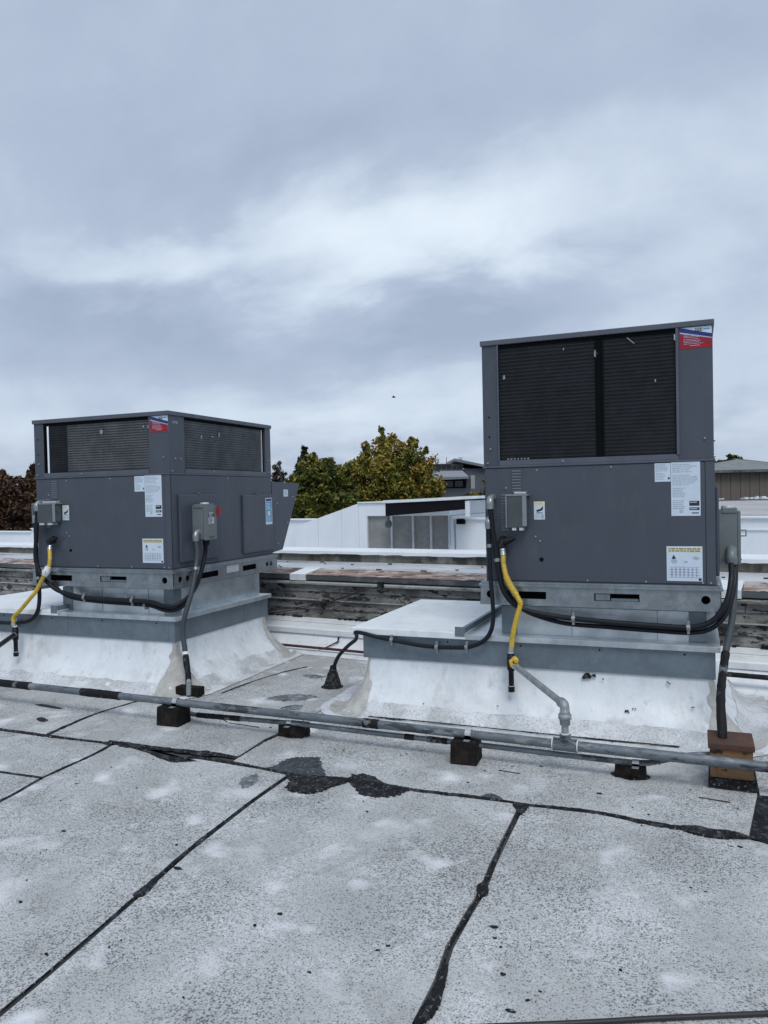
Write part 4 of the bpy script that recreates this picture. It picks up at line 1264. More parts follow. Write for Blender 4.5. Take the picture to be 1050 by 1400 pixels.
    lb = MB().fbox(sh, da[0] + 0.05, da[0] + 0.125, db[0] + 0.125, db[0] + 0.175, 0.0004, 0.0014, mat=0).fbox(sh, da[0] + 0.05, da[0] + 0.125, db[0] + 0.178, db[0] + 0.205, 0.0004, 0.0014, mat=1).fbox(sh, da[0] + 0.06, da[0] + 0.115, db[0] + 0.207, db[0] + 0.215, 0.0004, 0.0014, mat=0)
    text_rows(lb, sh, da[0] + 0.056, da[0] + 0.12, db[0] + 0.128, db[0] + 0.172, 5, 0.0016, 1, 71)
    text_rows(lb, sh, da[0] + 0.056, da[0] + 0.12, db[0] + 0.180, db[0] + 0.203, 2, 0.0016, 0, 72)
    part('label_sticker', lb, ['foil', 'ink'], d)
    part('latch', MB().fbox(sh, da[0] + 0.06, da[0] + 0.12, db[0] + 0.012, db[0] + 0.022, 0.0005, 0.006), 'smoke', d)
    kn = MB()
    if kind == 'tall':
        c0 = sb[0] + Y * (da[0] - 0.004) + X * 0.125 + Z * (db[0] + 0.185)
        kn.tube([c0 + Z * 0.018, c0 + Z * 0.018 + X * 0.028, c0 - Z * 0.018 + X * 0.028, c0 - Z * 0.018], 0.0045, 8)
        part('hasp', kn, 'disc_box', d)
    else:
        kn.prism([(da[1] + 0.0125, db[1] - 0.095), (da[1] + 0.045, db[1] - 0.06), (da[1] + 0.052, db[1] - 0.03), (da[1] + 0.0125, db[1] - 0.018)], sb, 0.085, 0.150)
        part('handle', kn, 'red', d)
    if kind == 'low':
        HF = (Vector((x1 + 0.002, y0, 0)), Y, Z, -X)
        hood = part('intake_hood', MB().prism([(D + 0.004, zj - 0.055), (D + 0.575, zj - 0.066), (D + 0.19, zb + 0.035), (D + 0.004, zb + 0.02)], HF, 0.0, 1.2), 'cabinet', t)
        HS = (Vector((x1 + 0.002, y0, 0)), Y, Z, X)
        sticker(hood, HS, D + 0.23, D + 0.32, zb + 0.565, zb + 0.635, paint_plain)
        hs = MB()
        bolt_heads(hs, HS, [(D + 0.1, zb + 0.1), (D + 0.3, zb + 0.3), (D + 0.42, zb + 0.56), (D + 0.1, zb + 0.5)], 0.007, 0.006)
        part('screw', hs, 'screw', hood, None, 'stuff')
        sticker(t, (Vector((x1 + 0.0305, y0 - 0.03, 0)), Y, Z, X), dr * 0.46, dr * 0.575, zr0 + 0.055, zr0 + 0.115, paint_plain, 'foil')
        part('pencil_mark', MB().fbox(SD, 0.05, 0.12, zt - 0.085, zt - 0.08, 0.0003, 0.001).fbox(SD, 0.06, 0.065, zt - 0.10, zt - 0.08, 0.0003, 0.001).fbox(SD, 0.09, 0.115, zt - 0.095, zt - 0.09, 0.0003, 0.001), 'paper_grey', t, None, 'stuff')
    return t


UR = rooftop_unit('dark grey rooftop air conditioner at right with a tall black coil section', -1.302, 0.108, 5.0, 6.57, 0.908, 1.668, 2.503, 'tall', (-0.597, 5.785, 0.757))
UL = rooftop_unit('lower dark grey rooftop air conditioner at left with intake hood and red handled switch', -5.252, -3.848, 5.0, 6.57, 0.940, 1.706, 2.203, 'low', (-4.55, 5.785, 0.79))

# ================================================================== THE STEPPED WALL AND ROOFS BEHIND
WD = Vector((0.9932, -0.1163, 0))              # along the wall
WN = Vector((0.1163, 0.9932, 0))               # away from the viewer
WG = Vector((-3.395, 6.525, 0))
WF = (WG, WD, Z, WN)                           # a along, b up, c away
WS = (WG, WN, Z, WD)                           # section: a away, b up, c along
SL, SR = -9.5, 6.5

wall = thing('parapet_wall', 'weathered grey board wall with rusty metal cap behind both air conditioners', 'wall', WG + WD * -1.5 + WN * 0.45)
part('wall_core', MB().prism([(0.475, -5.1), (0.475, 0.64), (0.70, 0.64), (0.70, -5.1)], WS, SL, SR), 'board', wall)
rd = random.Random(3)
for row, (z0, z1) in enumerate(((0.262, 0.345), (0.349, 0.436), (0.452, 0.525), (0.529, 0.598))):
    s = SL - rd.uniform(0, 1.5)
    while s < SR:
        e_ = min(s + rd.choice((1.7, 2.0, 2.4)), SR)
        tw = rd.uniform(0.0, 0.008)
        part('board', MB().prism([(0.445 - tw, z0), (0.458 - tw * 0.4, z1), (0.474, z1), (0.474, z0)], WS, max(s, SL), e_ - 0.006), 'board', wall)
        s = e_
part('timber_ledge', MB().prism([(0.424, 0.438), (0.424, 0.449), (0.474, 0.451), (0.474, 0.438)], WS, SL, SR), 'strip', wall)
part('timber_ledge', MB().prism([(0.40, 0.604), (0.395, 0.622), (0.41, 0.632), (0.474, 0.634), (0.474, 0.604)], WS, SL, SR), 'strip', wall)
part('fascia', MB().prism([(0.415, 0.648), (0.41, 0.695), (0.43, 0.697), (0.475, 0.697), (0.475, 0.648)], WS, SL, SR), 'gutter', wall)
caps = [(SL, -6.36, 'maroon'), (-6.08, -0.56, 'rust_cap'), (-0.36, 3.3, 'rust_cap'), (3.3, 3.50, 'maroon'), (3.70, SR, 'rust_cap')]
for a, b, m in caps:
    part('metal_cap', MB().prism([(0.412, 0.699), (0.412, 0.703), (0.70, 0.737), (0.72, 0.733), (0.72, 0.699)], WS, a + 0.004, b - 0.004), m, wall,
         'maroon rusted stretch of metal cap' if m == 'maroon' else None)
for s in (-6.22, -0.46, 3.60):
    part('cap_saddle', MB().prism([(0.400, 0.640), (0.396, 0.705), (0.70, 0.745), (0.74, 0.742), (0.74, 0.70), (0.4755, 0.6985), (0.4755, 0.64)], WS, s - 0.095, s + 0.095), 'white_metal', wall)
ped = MB()
rd = random.Random(8)
for k in range(90):
    s, zz_ = rd.uniform(-2, 4.5), 0.258 + rd.uniform(0, 0.01)
    ped.fbox(WF, s, s + rd.uniform(0.015, 0.07), zz_ - 0.004, zz_ + rd.uniform(0.004, 0.015), 0.415, 0.442)
part('tar_crumb', ped, 'tar', wall, None, 'stuff')

V, F = [], []
sec = [(-0.10, 0.0025), (-0.02, 0.008), (0.06, 0.028), (0.12, 0.07), (0.16, 0.115), (0.183, 0.15)]
rp = np.random.RandomState(2).uniform(0, 6, 6)
n_s = 140
for i in range(n_s + 1):
    s = SL + (SR - SL) * i / n_s
    wv = 0.008 * sin(s * 2.3 + rp[0]) + 0.006 * sin(s * 6.1 + rp[1])
    for k, (a, b) in enumerate(sec):
        V.append(WG + WD * s + WN * (a + wv) + Z * max(0.0022, b + wv * 0.6 * (k > 0)))
for i in range(n_s):
    for k in range(len(sec) - 1):
        F.append((i * len(sec) + k, (i + 1) * len(sec) + k, (i + 1) * len(sec) + k + 1, i * len(sec) + k + 1))
part('membrane_upstand', MB().add(V, F, 0, True), 'membrane', wall)
part('drip_edge', MB().prism([(0.158, 0.148), (0.155, 0.196), (0.17, 0.205), (0.44, 0.258), (0.444, 0.25), (0.444, 0.14)], WS, SL, SR), 'white_metal', wall)
part('ledge_seam', MB().prism([(0.30, 0.2345), (0.30, 0.2375), (0.345, 0.2455), (0.345, 0.2425)], WS, SL, SR), 'white_metal', wall)
part('split', MB().tube([WG + WD * 0.20 + WN * 0.125 + Z * 0.145, WG + WD * 0.19 + WN * 0.12 + Z * 0.10, WG + WD * 0.10 + WN * 0.075 + Z * 0.055, WG + WD * 0.03 + WN * 0.03 + Z * 0.025], [0.012, 0.008, 0.006, 0.002], 6), 'tar', wall)

solo('upper_roof', MB().prism([(0.735, -5.1), (0.735, 0.700), (1.499, 0.733), (1.499, -5.1)], WS, SL, SR), 'wet_roof', kind='structure')
sp2 = MB()
rd = random.Random(4)
for k in range(46):
    s, o_ = rd.uniform(-3, 4.5), rd.uniform(0.8, 1.4)
    zz_ = 0.700 + (o_ - 0.735) * 0.0432
    r = rd.uniform(0.008, 0.03)
    sp2.fbox(WF, s, s + r * 2, zz_ + 0.001, zz_ + 0.010, o_, o_ + r)
solo('roof_litter', sp2, 'tar', kind='stuff')

par = thing('concrete_parapet', 'mossy concrete parapet with bright white coping behind the rusty metal cap', 'wall', WG + WN * 1.5 + Z * 0.73 + WD * -1.5)
part('parapet_face', MB().prism([(1.5, -5.0), (1.5, 0.822), (1.80, 0.822), (1.80, -5.0)], WS, SL - 1, SR + 1), 'stained', par)
rd = random.Random(6)
s = SL - 1
while s < SR + 1:
    e_ = s + 2.6
    drip = []
    a = s
    while a < e_ - 0.05:
        drip.append((a, 0.826 - rd.uniform(0, 0.010)))
        a += rd.uniform(0.04, 0.12)
    out = [(s + 0.003, 0.854), (s + 0.003, 0.824)] + [p for p in drip if p[0] > s + 0.01] + [(e_ - 0.003, 0.824), (e_ - 0.003, 0.854)]
    part('coping', MB().prism(out, WF, 1.468, 1.492).prism([(1.4925, 0.826), (1.4925, 0.856), (1.93, 0.862), (1.93, 0.826)], WS, s + 0.003, e_ - 0.003), 'white_cap', par)
    s = e_
solo('lower_white_roof', MB().prism([(1.931, -5.0), (1.931, 0.60), (6.0, 0.60), (6.0, -5.0)], WS, -14, 9), 'wet_roof', kind='structure')

# white panelled wall of the next roof
ww = thing('panelled_wall', 'long low white panelled wall either side of the rooftop skylight', 'wall', WG + WN * 3.1 + Z * 0.6)
segs = [(-12.0, -8.25, 0.975), (-8.25, -6.6, 1.035), (-6.6, -2.0, 1.178), (0.15, 9.0, 1.178)]
for a, b, h in segs:
    n = max(1, round((b - a) / 1.05))
    for k in range(n):
        s0, s1 = a + (b - a) * k / n, a + (b - a) * (k + 1) / n
        part('wall_panel', MB().fbox(WF, s0 + 0.003, s1 - 0.003, 0.6, h - 0.022, 3.10, 3.20), 'white_wall', ww)
    part('wall_cap', MB().fbox(WF, a + 0.001, b - 0.001, h - 0.020, h, 3.07, 3.24, 0.003), 'white_cap', ww)
part('wall_band', MB().fbox(WF, 2.9, 8.9, 1.03, 1.04, 3.085, 3.0985), 'white_cap', ww)
part('wall_vent', MB().fbox(WF, 0.18, 0.29, 1.10, 1.168, 3.05, 3.0985, 0.004), 'black_void', ww)

# skylight monitor with windows under a black fascia
sk = thing('rooftop_skylight', 'white rooftop skylight with grey windows under a curved white roof and black fascia', 'skylight', WG + WN * 3.6 + WD * -0.9 + Z * 0.6)
part('end_wall', MB().prism([(-1.93, 0.6), (-1.93, 1.185), (-1.93, 1.19), (-1.545, 1.305), (-1.545, 0.6)], WF, 3.02, 4.6), 'white_wall', sk)
part('end_wall', MB().prism([(-1.541, 0.6), (-1.541, 1.306), (-1.265, 1.388), (-1.265, 0.6)], WF, 3.02, 4.6), 'white_wall', sk)
part('end_wall', MB().prism([(-2.33, 0.6), (-2.33, 1.07), (-1.934, 1.185), (-1.934, 0.6)], WF, 3.00, 3.068), 'white_wall', sk)
part('end_wall', MB().prism([(-1.261, 0.6), (-1.261, 1.388), (-1.135, 1.388), (-1.135, 0.6)], WF, 3.02, 4.6), 'white_wall', sk)
part('header', MB().prism([(-1.134, 1.215), (-1.134, 1.388), (0.10, 1.395), (0.10, 1.215)], WF, 3.02, 4.6), 'white_wall', sk)
part('side_wall', MB().fbox(WF, 0.085, 0.125, 0.6, 1.21, 3.075, 4.6), 'white_wall', sk)
xs = [-1.135, -0.772, -0.745, -0.449, -0.424, -0.186, -0.160, 0.075]
for k in range(4):
    part('window_pane', MB().fbox(WF, xs[2 * k] + (0.012 if k == 0 else 0), xs[2 * k + 1], 0.62, 1.214, 3.055, 3.065), 'pane', sk)
for a, b in ((-1.134, -1.1235), (-0.771, -0.746), (-0.448, -0.425), (-0.185, -0.161), (0.0755, 0.0845)):
    part('mullion', MB().fbox(WF, a, b, 0.6, 1.2135, 3.025, 3.07), 'mullion', sk)
part('window_sill', MB().fbox(WF, -1.14, 0.1, 0.601, 0.619, 2.98, 3.024), 'mullion', sk)
rf_pts = []
for k in range(13):
    t = k / 12
    rf_pts.append((-1.268 + 1.62 * t, 1.392 + 0.004 * t + 0.055 * max(0.0, t - 0.35) ** 1.3))
part('roof', MB().prism(rf_pts + [(a, b + (0.016 if a < -0.8 else 0.034)) for a, b in rev(rf_pts)], WF, 3.0, 4.62), 'white_cap', sk)
vis = [(a + 0.15 * (a + 1.28) / 1.6, b) for a, b in rf_pts if a > -0.85]
part('visor', MB().prism(vis + [(a, b + 0.036) for a, b in rev(vis)], WF, 2.66, 2.9995), 'white_cap', sk)
part('fascia', MB().prism([(-0.655, 1.222), (-0.655, 1.390), (0.462, 1.412), (0.462, 1.300)], WF, 2.68, 2.72), 'fascia_black', sk)
part('fascia_end', MB().fbox(WF, 0.464, 0.492, 1.21, 1.405, 2.68, 2.76), 'white_cap', sk)
lmp = MB()
c0 = WG + WD * -0.752 + WN * 2.93
lmp.cyl(c0 + Z * 1.214, c0 + Z * 1.16, 0.012, 0.012, 8).tube([c0 + Z * 1.17, c0 + Z * 1.15, c0 + Z * 1.11, c0 + Z * 1.07, c0 + Z * 1.055], [0.015, 0.04, 0.05, 0.04, 0.012], 12)
lp = thing('flood_lamp', 'small grey globe lamp hanging in front of the skylight windows', 'lamp', c0 + Z * 1.21)
part('lamp_globe', lmp, 'lamp', lp)

def wall_pt(s, o_, z):
    return WG + WD * s + WN * o_ + Z * z


wc = MB()
for pts in ([(-0.95, 0.42, 0.292), (-0.4, 0.415, 0.37), (0.05, 0.415, 0.47), (0.42, 0.39, 0.60)], [(-0.95, 0.42, 0.262), (-0.6, 0.42, 0.315), (-0.2, 0.41, 0.40), (0.20, 0.41, 0.53), (0.34, 0.39, 0.60)],
            [(0.62, 0.39, 0.60), (0.75, 0.41, 0.47), (0.86, 0.41, 0.40)]):
    wc.tube(spline([wall_pt(*p) for p in pts], 0.05), 0.0045, 6)
solo('slack_cable', wc, 'cable', 'thin dark cables strung slantwise across the weathered board wall', 'cable')
solo('cable_clip', MB().fbox(WF, -0.16, -0.09, 0.425, 0.455, 0.395, 0.423), 'tar', 'dark clip where cables cross the lower timber ledge of the board wall', 'cable clip')
solo('cable_clip', MB().fbox(WF, 0.50, 0.56, 0.60, 0.66, 0.36, 0.394), 'tar', 'dark clip under the metal cap above the lower cables', 'cable clip')
solo('low_pipe', MB().tube([wall_pt(-1.6, 0.0, 0.055), wall_pt(1.4, 0.0, 0.05), wall_pt(2.2, 0.0, 0.05)], 0.013, 8), 'red_pipe', 'thin rust red pipe low along the white upstand between the two units', 'pipe')
solo('low_pipe', MB().tube([wall_pt(2.9, 0.03, 0.13), wall_pt(6.3, 0.03, 0.125)], 0.019, 8).fbox(WF, 3.1, 3.2, 0.03, 0.112, 0.0, 0.07).fbox(WF, 4.02, 4.16, 0.03, 0.12, -0.02, 0.08), 'pipe_tar', 'black pipe on the white upstand at the far right edge', 'pipe')

# ================================================================== PIPES, CONDUITS, BLOCKS


def straight(p0, p1, n=2):
    a, b = Vector(p0), Vector(p1)
    return [a.lerp(b, i / (n - 1)) for i in range(n)]


PA, PB = Vector((-7.2, 4.30, 0.150)), Vector((1.6, 4.045, 0.150))


def on_pipe(x, dz=0.0, dy=0.0):
    t = (x - PA.x) / (PB.x - PA.x)
    p = PA.lerp(PB, t)
    return p + Z * dz + Y * dy


gp = thing('gas_pipe', 'long grey gas pipe running across the roof on black blocks', 'pipe', on_pipe(-1.2) - Z * 0.15)
part('pipe_length', MB().tube(straight(on_pipe(-11.0), on_pipe(-0.70), 60), 0.0245, 16), 'gas_pipe', gp)
part('pipe_length', MB().tube(straight(on_pipe(-0.60), on_pipe(7.0), 40), 0.0265, 16), 'gas_pipe', gp)
for a, b in ((-5.3, -4.55), (-4.05, -3.70), (-1.84, -1.74)):
    wob = straight(on_pipe(a), on_pipe(b), 14)
    part('tar_wrap', MB().tube(wob, [0.0275 + 0.003 * random.random() for _ in wob], 12), 'pipe_tar', gp)
tx = -0.655
tee = part('tee_fitting', MB().tube([on_pipe(tx - 0.062), on_pipe(tx - 0.05), on_pipe(tx + 0.05), on_pipe(tx + 0.062)], [0.036, 0.034, 0.034, 0.036], 16).cyl(on_pipe(tx), on_pipe(tx, 0.058), 0.03, 0.03, 16), 'gas_pipe', gp)
for q0, q1, qr in ((on_pipe(tx - 0.069), on_pipe(tx - 0.0625), 0.031), (on_pipe(tx + 0.0625), on_pipe(tx + 0.068), 0.033), (on_pipe(tx, 0.0585), on_pipe(tx, 0.064), 0.024)):
    part('thread_tape', MB().cyl(q0, q1, qr), 'tape', tee)


def gas_branch(px_, zr, tee_p, label, hose_pts, valve_p, ball_valve=True):
    """riser, horizontal pipe, valve, drip leg and yellow hose up to the unit"""
    b = thing('gas_connection', label, 'gas line', Vector((tee_p[0], tee_p[1], tee_p[2] - 0.2)))
    r0 = on_pipe(px_, 0.0645)
    top = on_pipe(px_)
    top.z = zr
    part('riser', MB().cyl(r0 + Z * 0.13, top - Z * 0.035, 0.017), 'galv_pipe', b)
    part('pipe_nipple', MB().cyl(r0, r0 + Z * 0.045, 0.019), 'galv_pipe', b)
    un = part('pipe_union', MB().tube([r0 + Z * 0.04, r0 + Z * 0.045, r0 + Z * 0.075, r0 + Z * 0.0755, r0 + Z * 0.10, r0 + Z * 0.1005, r0 + Z * 0.13, r0 + Z * 0.135], [0.022, 0.028, 0.028, 0.035, 0.035, 0.027, 0.025, 0.02], 10), 'galv_pipe', b)
    tp = Vector(tee_p)
    d = (tp - top).normalized()
    el = spline([top - Z * 0.05, top - Z * 0.02, top + d * 0.012 + Z * 0.004, top + d * 0.05], 0.008)
    part('elbow', MB().tube(el, [0.028 if i in (0, 1, len(el) - 1, len(el) - 2) else 0.025 for i in range(len(el))], 12), 'galv_pipe', b)
    part('branch_pipe', MB().cyl(top + d * 0.045, tp - d * (0.115 if ball_valve else 0.04), 0.0195, 0.0195, 14), 'galv_pipe' if ball_valve else 'black_iron', b)
    v = tp - d * 0.08
    sd_ = d.cross(Z).normalized()
    if ball_valve:
        vb = part('shutoff_valve', MB().tube([v - d * 0.036, v - d * 0.02, v, v + d * 0.02, v + d * 0.04], [0.02, 0.022, 0.026, 0.022, 0.018], 12).cyl(v, v + Z * 0.035, 0.011), 'steel_nut', b)
        part('valve_handle', MB().tube([v + Z * 0.036 - d * 0.035, v + Z * 0.038 - d * 0.02, v + Z * 0.04 + d * 0.01, v + Z * 0.036 + d * 0.03], [0.012, 0.019, 0.019, 0.009], 10).tube([v - sd_ * 0.02 - Z * 0.005, v - sd_ * 0.028 + Z * 0.03, v + Z * 0.045], [0.012, 0.014, 0.01], 8), 'yellow', vb)
    part('drip_tee', MB().tube([tp + Z * 0.06, tp + Z * 0.045, tp + Z * 0.0445, tp - Z * 0.0445, tp - Z * 0.045, tp - Z * 0.055], [0.022, 0.022, 0.0255, 0.0255, 0.022, 0.022], 12).cyl(tp, tp - d * 0.045, 0.0225), 'black_iron', b)
    part('drip_leg', MB().cyl(tp - Z * 0.05, tp - Z * 0.155, 0.0175).cyl(tp - Z * 0.155, tp - Z * 0.19, 0.022, 0.021, 10), 'black_iron', b)
    for q0, q1, qr in ((tp + Z * 0.0605, tp + Z * 0.066, 0.019), (tp - Z * 0.150, tp - Z * 0.154, 0.0195), (tp - d * 0.0455, tp - d * 0.052, 0.02)):
        part('thread_tape', MB().cyl(q0, q1, qr), 'tape', b)
    hp = spline(hose_pts, 0.004)
    rr_ = [0.0165 + 0.0007 * (1 if (i // 2) % 2 else -1) for i in range(len(hp))]
    part('yellow_hose', MB().tube(hp, rr_, 12), 'yellow', b)
    h0, h1 = hp[0], hp[-1]
    d1 = (hp[-1] - hp[-4]).normalized()
    part('hose_nut', MB().cyl(h1, h1 + d1 * 0.03, 0.021, 0.021, 6).cyl(h1 + d1 * 0.03, tp + Z * 0.066, 0.016, 0.016, 10), 'steel_nut', b)
    vp = Vector(valve_p)
    part('hose_nut', MB().cyl(h0, h0 + (vp - h0) * 0.35, 0.021, 0.021, 6).cyl(h0 + (vp - h0) * 0.34, h0 + (vp - h0) * 0.8, 0.016, 0.018, 12).cyl(h0 + (vp - h0) * 0.45, h0 + (vp - h0) * 0.55, 0.022, 0.022, 6), 'steel_nut', b)
    part('unit_valve', MB().tube([vp - Y * 0.01 - Z * 0.02, vp - Y * 0.012 + Z * 0.015, vp + Y * 0.02 + Z * 0.02, Vector((vp.x, 5.0, vp.z + 0.03))], [0.02, 0.026, 0.028, 0.03], 12), 'black_iron', b)
    part('valve_grip', MB().tube([vp + X * 0.015 + Z * 0.02 - Y * 0.01, vp + X * 0.05 + Z * 0.03 - Y * 0.012, vp + X * 0.085 + Z * 0.045 - Y * 0.01], [0.025, 0.020, 0.010], 8), 'black_iron', b)
    return b, hp


bR, hR = gas_branch(tx, 0.362, (-1.113, 4.87, 0.402), 'yellow gas hose with grey riser pipe serving the taller unit at right',
                    [(-1.165, 4.93, 1.085), (-1.16, 4.915, 1.03), (-1.135, 4.895, 0.94), (-1.092, 4.885, 0.865), (-1.052, 4.88, 0.80), (-1.05, 4.88, 0.765), (-1.075, 4.875, 0.68), (-1.098, 4.872, 0.58), (-1.108, 4.87, 0.50)],
                    (-1.178, 4.955, 1.155))
part('hose_sleeve', MB().tube(hR[len(hR) * 22 // 100:len(hR) * 44 // 100], [0.0205] * len(hR[len(hR) * 22 // 100:len(hR) * 44 // 100]), 12), 'yellow', bR)
bL, hL = gas_branch(-4.97, 0.37, (-5.375, 4.85, 0.385), 'yellow gas hose with black branch pipe serving the lower unit at left',
                    [(-5.045, 4.93, 1.095), (-5.015, 4.90, 1.02), (-5.015, 4.88, 0.95), (-5.06, 4.865, 0.87), (-5.13, 4.855, 0.76), (-5.20, 4.85, 0.69), (-5.30, 4.85, 0.60), (-5.385, 4.85, 0.53), (-5.392, 4.85, 0.485)],
                    (-5.06, 4.955, 1.155), False)
part('hose_joint', MB().tube([hL[len(hL) * 19 // 100] - X * 0.005, hL[len(hL) * 25 // 100], hL[len(hL) * 30 // 100]], [0.024, 0.03, 0.024], 10).cyl(hL[len(hL) * 25 // 100] - Y * 0.01, hL[len(hL) * 25 // 100] - Y * 0.036, 0.018), 'tape', bL)

# thin second pipe beside the gas pipe
tpipe = [(-3.21, 4.36, 0.045), (-3.10, 4.31, 0.055), (-2.8, 4.262, 0.075), (-2.36, 4.235, 0.090), (-1.8, 4.215, 0.090), (-1.2, 4.20, 0.090), (-0.6, 4.185, 0.088), (-0.30, 4.18, 0.088), (-0.20, 4.20, 0.100), (-0.10, 4.225, 0.125), (0.0, 4.235, 0.145), (0.06, 4.235, 0.150)]
TP = [Vector(p) - Y * 0.055 for p in tpipe]
tpo = thing('thin_pipe', 'thin grey pipe running just in front of and below the gas pipe', 'pipe', (-1.6, 4.16, 0))
part('pipe_length', MB().tube(spline(TP, 0.06), 0.0155, 12), 'gas_pipe', tpo)
for a, b in ((0.04, 0.16), (0.50, 0.525), (0.54, 0.585)):
    sp_ = spline(TP, 0.02)
    seg_ = sp_[int(len(sp_) * a):int(len(sp_) * b)]
    part('tar_wrap', MB().tube(seg_, [0.017 + 0.002 * random.random() for _ in seg_], 10), 'pipe_tar', tpo)


def sleeper(label, cx, cy, w, d, h, pip, r, rot=-0.03, base=True):
    """rubber sleeper block with a metal strap over the pipe"""
    t = thing('pipe_block', label, 'support block', (cx, cy, 0), 'black blocks carrying the pipes')
    u_, v_ = Vector((cos(rot), sin(rot), 0)), Vector((-sin(rot), cos(rot), 0))
    Fb = (Vector((cx, cy, 0)), u_, v_, Z)
    b = bmesh.new()
    bmesh.ops.create_cube(b, size=1)
    for q in b.verts:
        k = 1.0 if q.co.z < 0 else 0.96
        q.co = Vector((cx, cy, 0)) + u_ * (q.co.x * w * k) + v_ * (q.co.y * d * k) + Z * (0.002 + (q.co.z + 0.5) * h)
    bmesh.ops.bevel(b, geom=list(b.edges), offset=0.003, segments=2, affect='EDGES')
    b.verts.index_update()
    part('block_body', MB().add([q.co[:] for q in b.verts], [[q.index for q in f.verts] for f in b.faces]), 'rubber', t)
    b.free()
    rd_ = random.Random(int(cx * 100))
    blob = [(cx + (w * 0.56 + rd_.uniform(0, 0.012)) * (1 if abs(cos(a)) > 0.7 else 0.9) * cos(a) * 1.04, cy + (d * 0.56 + rd_.uniform(0, 0.012)) * 1.0 * sin(a)) for a in [2 * pi * k / 14 for k in range(14)]]
    if h < 0.1:
        part('mastic_bed', tar_patch(blob, 0.006, int(cx * 77) % 91, 0.06), 'tar', t)
    pts = []
    ctr = Vector(pip)
    arc = [ctr + (Y * cos(pi * k / 8) + Z * sin(pi * k / 8)) * (r + 0.002) for k in range(9)]
    arc = [arc[0] + Z * (h + 0.004 - arc[0].z)] + arc + [arc[-1] + Z * (h + 0.004 - arc[-1].z)]
    arc = [arc[0] + Y * 0.035] + arc + [arc[-1] - Y * 0.035]
    V, F = [], []
    for p in arc:
        V += [p - X * 0.017, p + X * 0.017]
    F = [(2 * i, 2 * i + 1, 2 * i + 3, 2 * i + 2) for i in range(len(arc) - 1)]
    m2 = MB().add(V, F)
    off = [v + (Z * 0.002 if True else 0) for v in [Vector(q) for q in V]]
    m2.add(off, [f[::-1] for f in F])
    part('pipe_strap', m2, 'galv_bright', t)
    return t


sleeper('tall black block under the gas pipe in front of the lower unit', -3.255, on_pipe(-3.255).y + 0.015, 0.17, 0.15, 0.122, on_pipe(-3.22), 0.0255, 0.03)
sleeper('low black block under the thin pipe between the two units', -2.36, 4.235, 0.17, 0.12, 0.072, TP[3], 0.0155, 0.02)
sleeper('tall black block under the gas pipe in front of the yellow hose', -1.205, on_pipe(-1.2).y - 0.005, 0.15, 0.15, 0.122, on_pipe(-1.19), 0.0255, 0.05)
sleeper('low black block at the end of the thin pipe in front of the taller unit', -0.33, 4.175, 0.155, 0.10, 0.070, TP[7], 0.0155, 0.0)

# conduits


def conduit(name, label, pts, r, mat, loc, straps=(), step=0.02):
    t = thing(name, label, 'conduit', loc)
    sp_ = spline(pts, step)
    part('sheath', MB().tube(sp_, r, 12), mat, t)
    for f in straps:
        i = int(f * (len(sp_) - 2))
        d = (sp_[i + 1] - sp_[i]).normalized()
        part('strap', MB().cyl(sp_[i] - d * 0.011, sp_[i] + d * 0.011, r + 0.003, r + 0.003, 12).box(sp_[i].x - 0.008, sp_[i].x + 0.008, sp_[i].y - 0.006, sp_[i].y + 0.03, sp_[i].z - r - 0.022, sp_[i].z + r + 0.022, 0.002), 'fitting', t)
    return t, sp_


def elbow_fit(t, p_wall, p_out, r, mat='fitting'):
    a, b = Vector(p_wall), Vector(p_out)
    k = Vector((b.x, b.y, a.z)) if abs(a.z - b.z) > 0.02 else b
    sp_ = spline([a, a.lerp(k, 0.6), k.lerp(b, 0.45), b], 0.006)
    part('elbow_fitting', MB().tube(sp_, [r * (1.25 if i < 3 or i > len(sp_) - 4 else 1.08) for i in range(len(sp_))], 12).cyl(b - (b - k).normalized() * 0.004, b + (b - k).normalized() * 0.028, r * 1.32, r * 1.2, 8), mat, t)


cA, sA = conduit('power_conduit', 'thick black conduit looping from the gas side of the taller unit to its switch box',
                 [(-1.246, 4.93, 1.40), (-1.235, 4.93, 1.28), (-1.215, 4.93, 1.12), (-1.195, 4.925, 0.98), (-1.165, 4.92, 0.86), (-1.10, 4.92, 0.775), (-1.0, 4.93, 0.728), (-0.80, 4.945, 0.695), (-0.517, 4.945, 0.676),
                  (-0.25, 4.945, 0.665), (-0.03, 4.945, 0.664), (0.09, 4.945, 0.71), (0.165, 4.96, 0.82), (0.195, 5.02, 0.95), (0.200, 5.11, 1.05)], 0.0175, 'conduit', (-0.6, 4.94, 0.556), (0.16, 0.475, 0.775))
elbow_fit(cA, (-1.246, 5.0, 1.462), (-1.246, 4.93, 1.42), 0.022)
elbow_fit(cA, (0.205, 5.20, 1.11), (0.201, 5.115, 1.06), 0.027, 'disc_box')
cB, sB = conduit('power_conduit', 'thinner black conduit bundled under the thick one on the taller unit',
                 [(-1.14, 4.945, 0.86), (-1.10, 4.945, 0.80), (-1.02, 4.95, 0.722), (-0.80, 4.972, 0.655), (-0.517, 4.972, 0.640), (-0.25, 4.972, 0.630), (-0.03, 4.97, 0.628), (0.09, 4.965, 0.665), (0.17, 4.985, 0.76), (0.21, 5.05, 0.90), (0.225, 5.14, 1.03)], 0.0145, 'conduit', (-0.6, 4.97, 0.556))
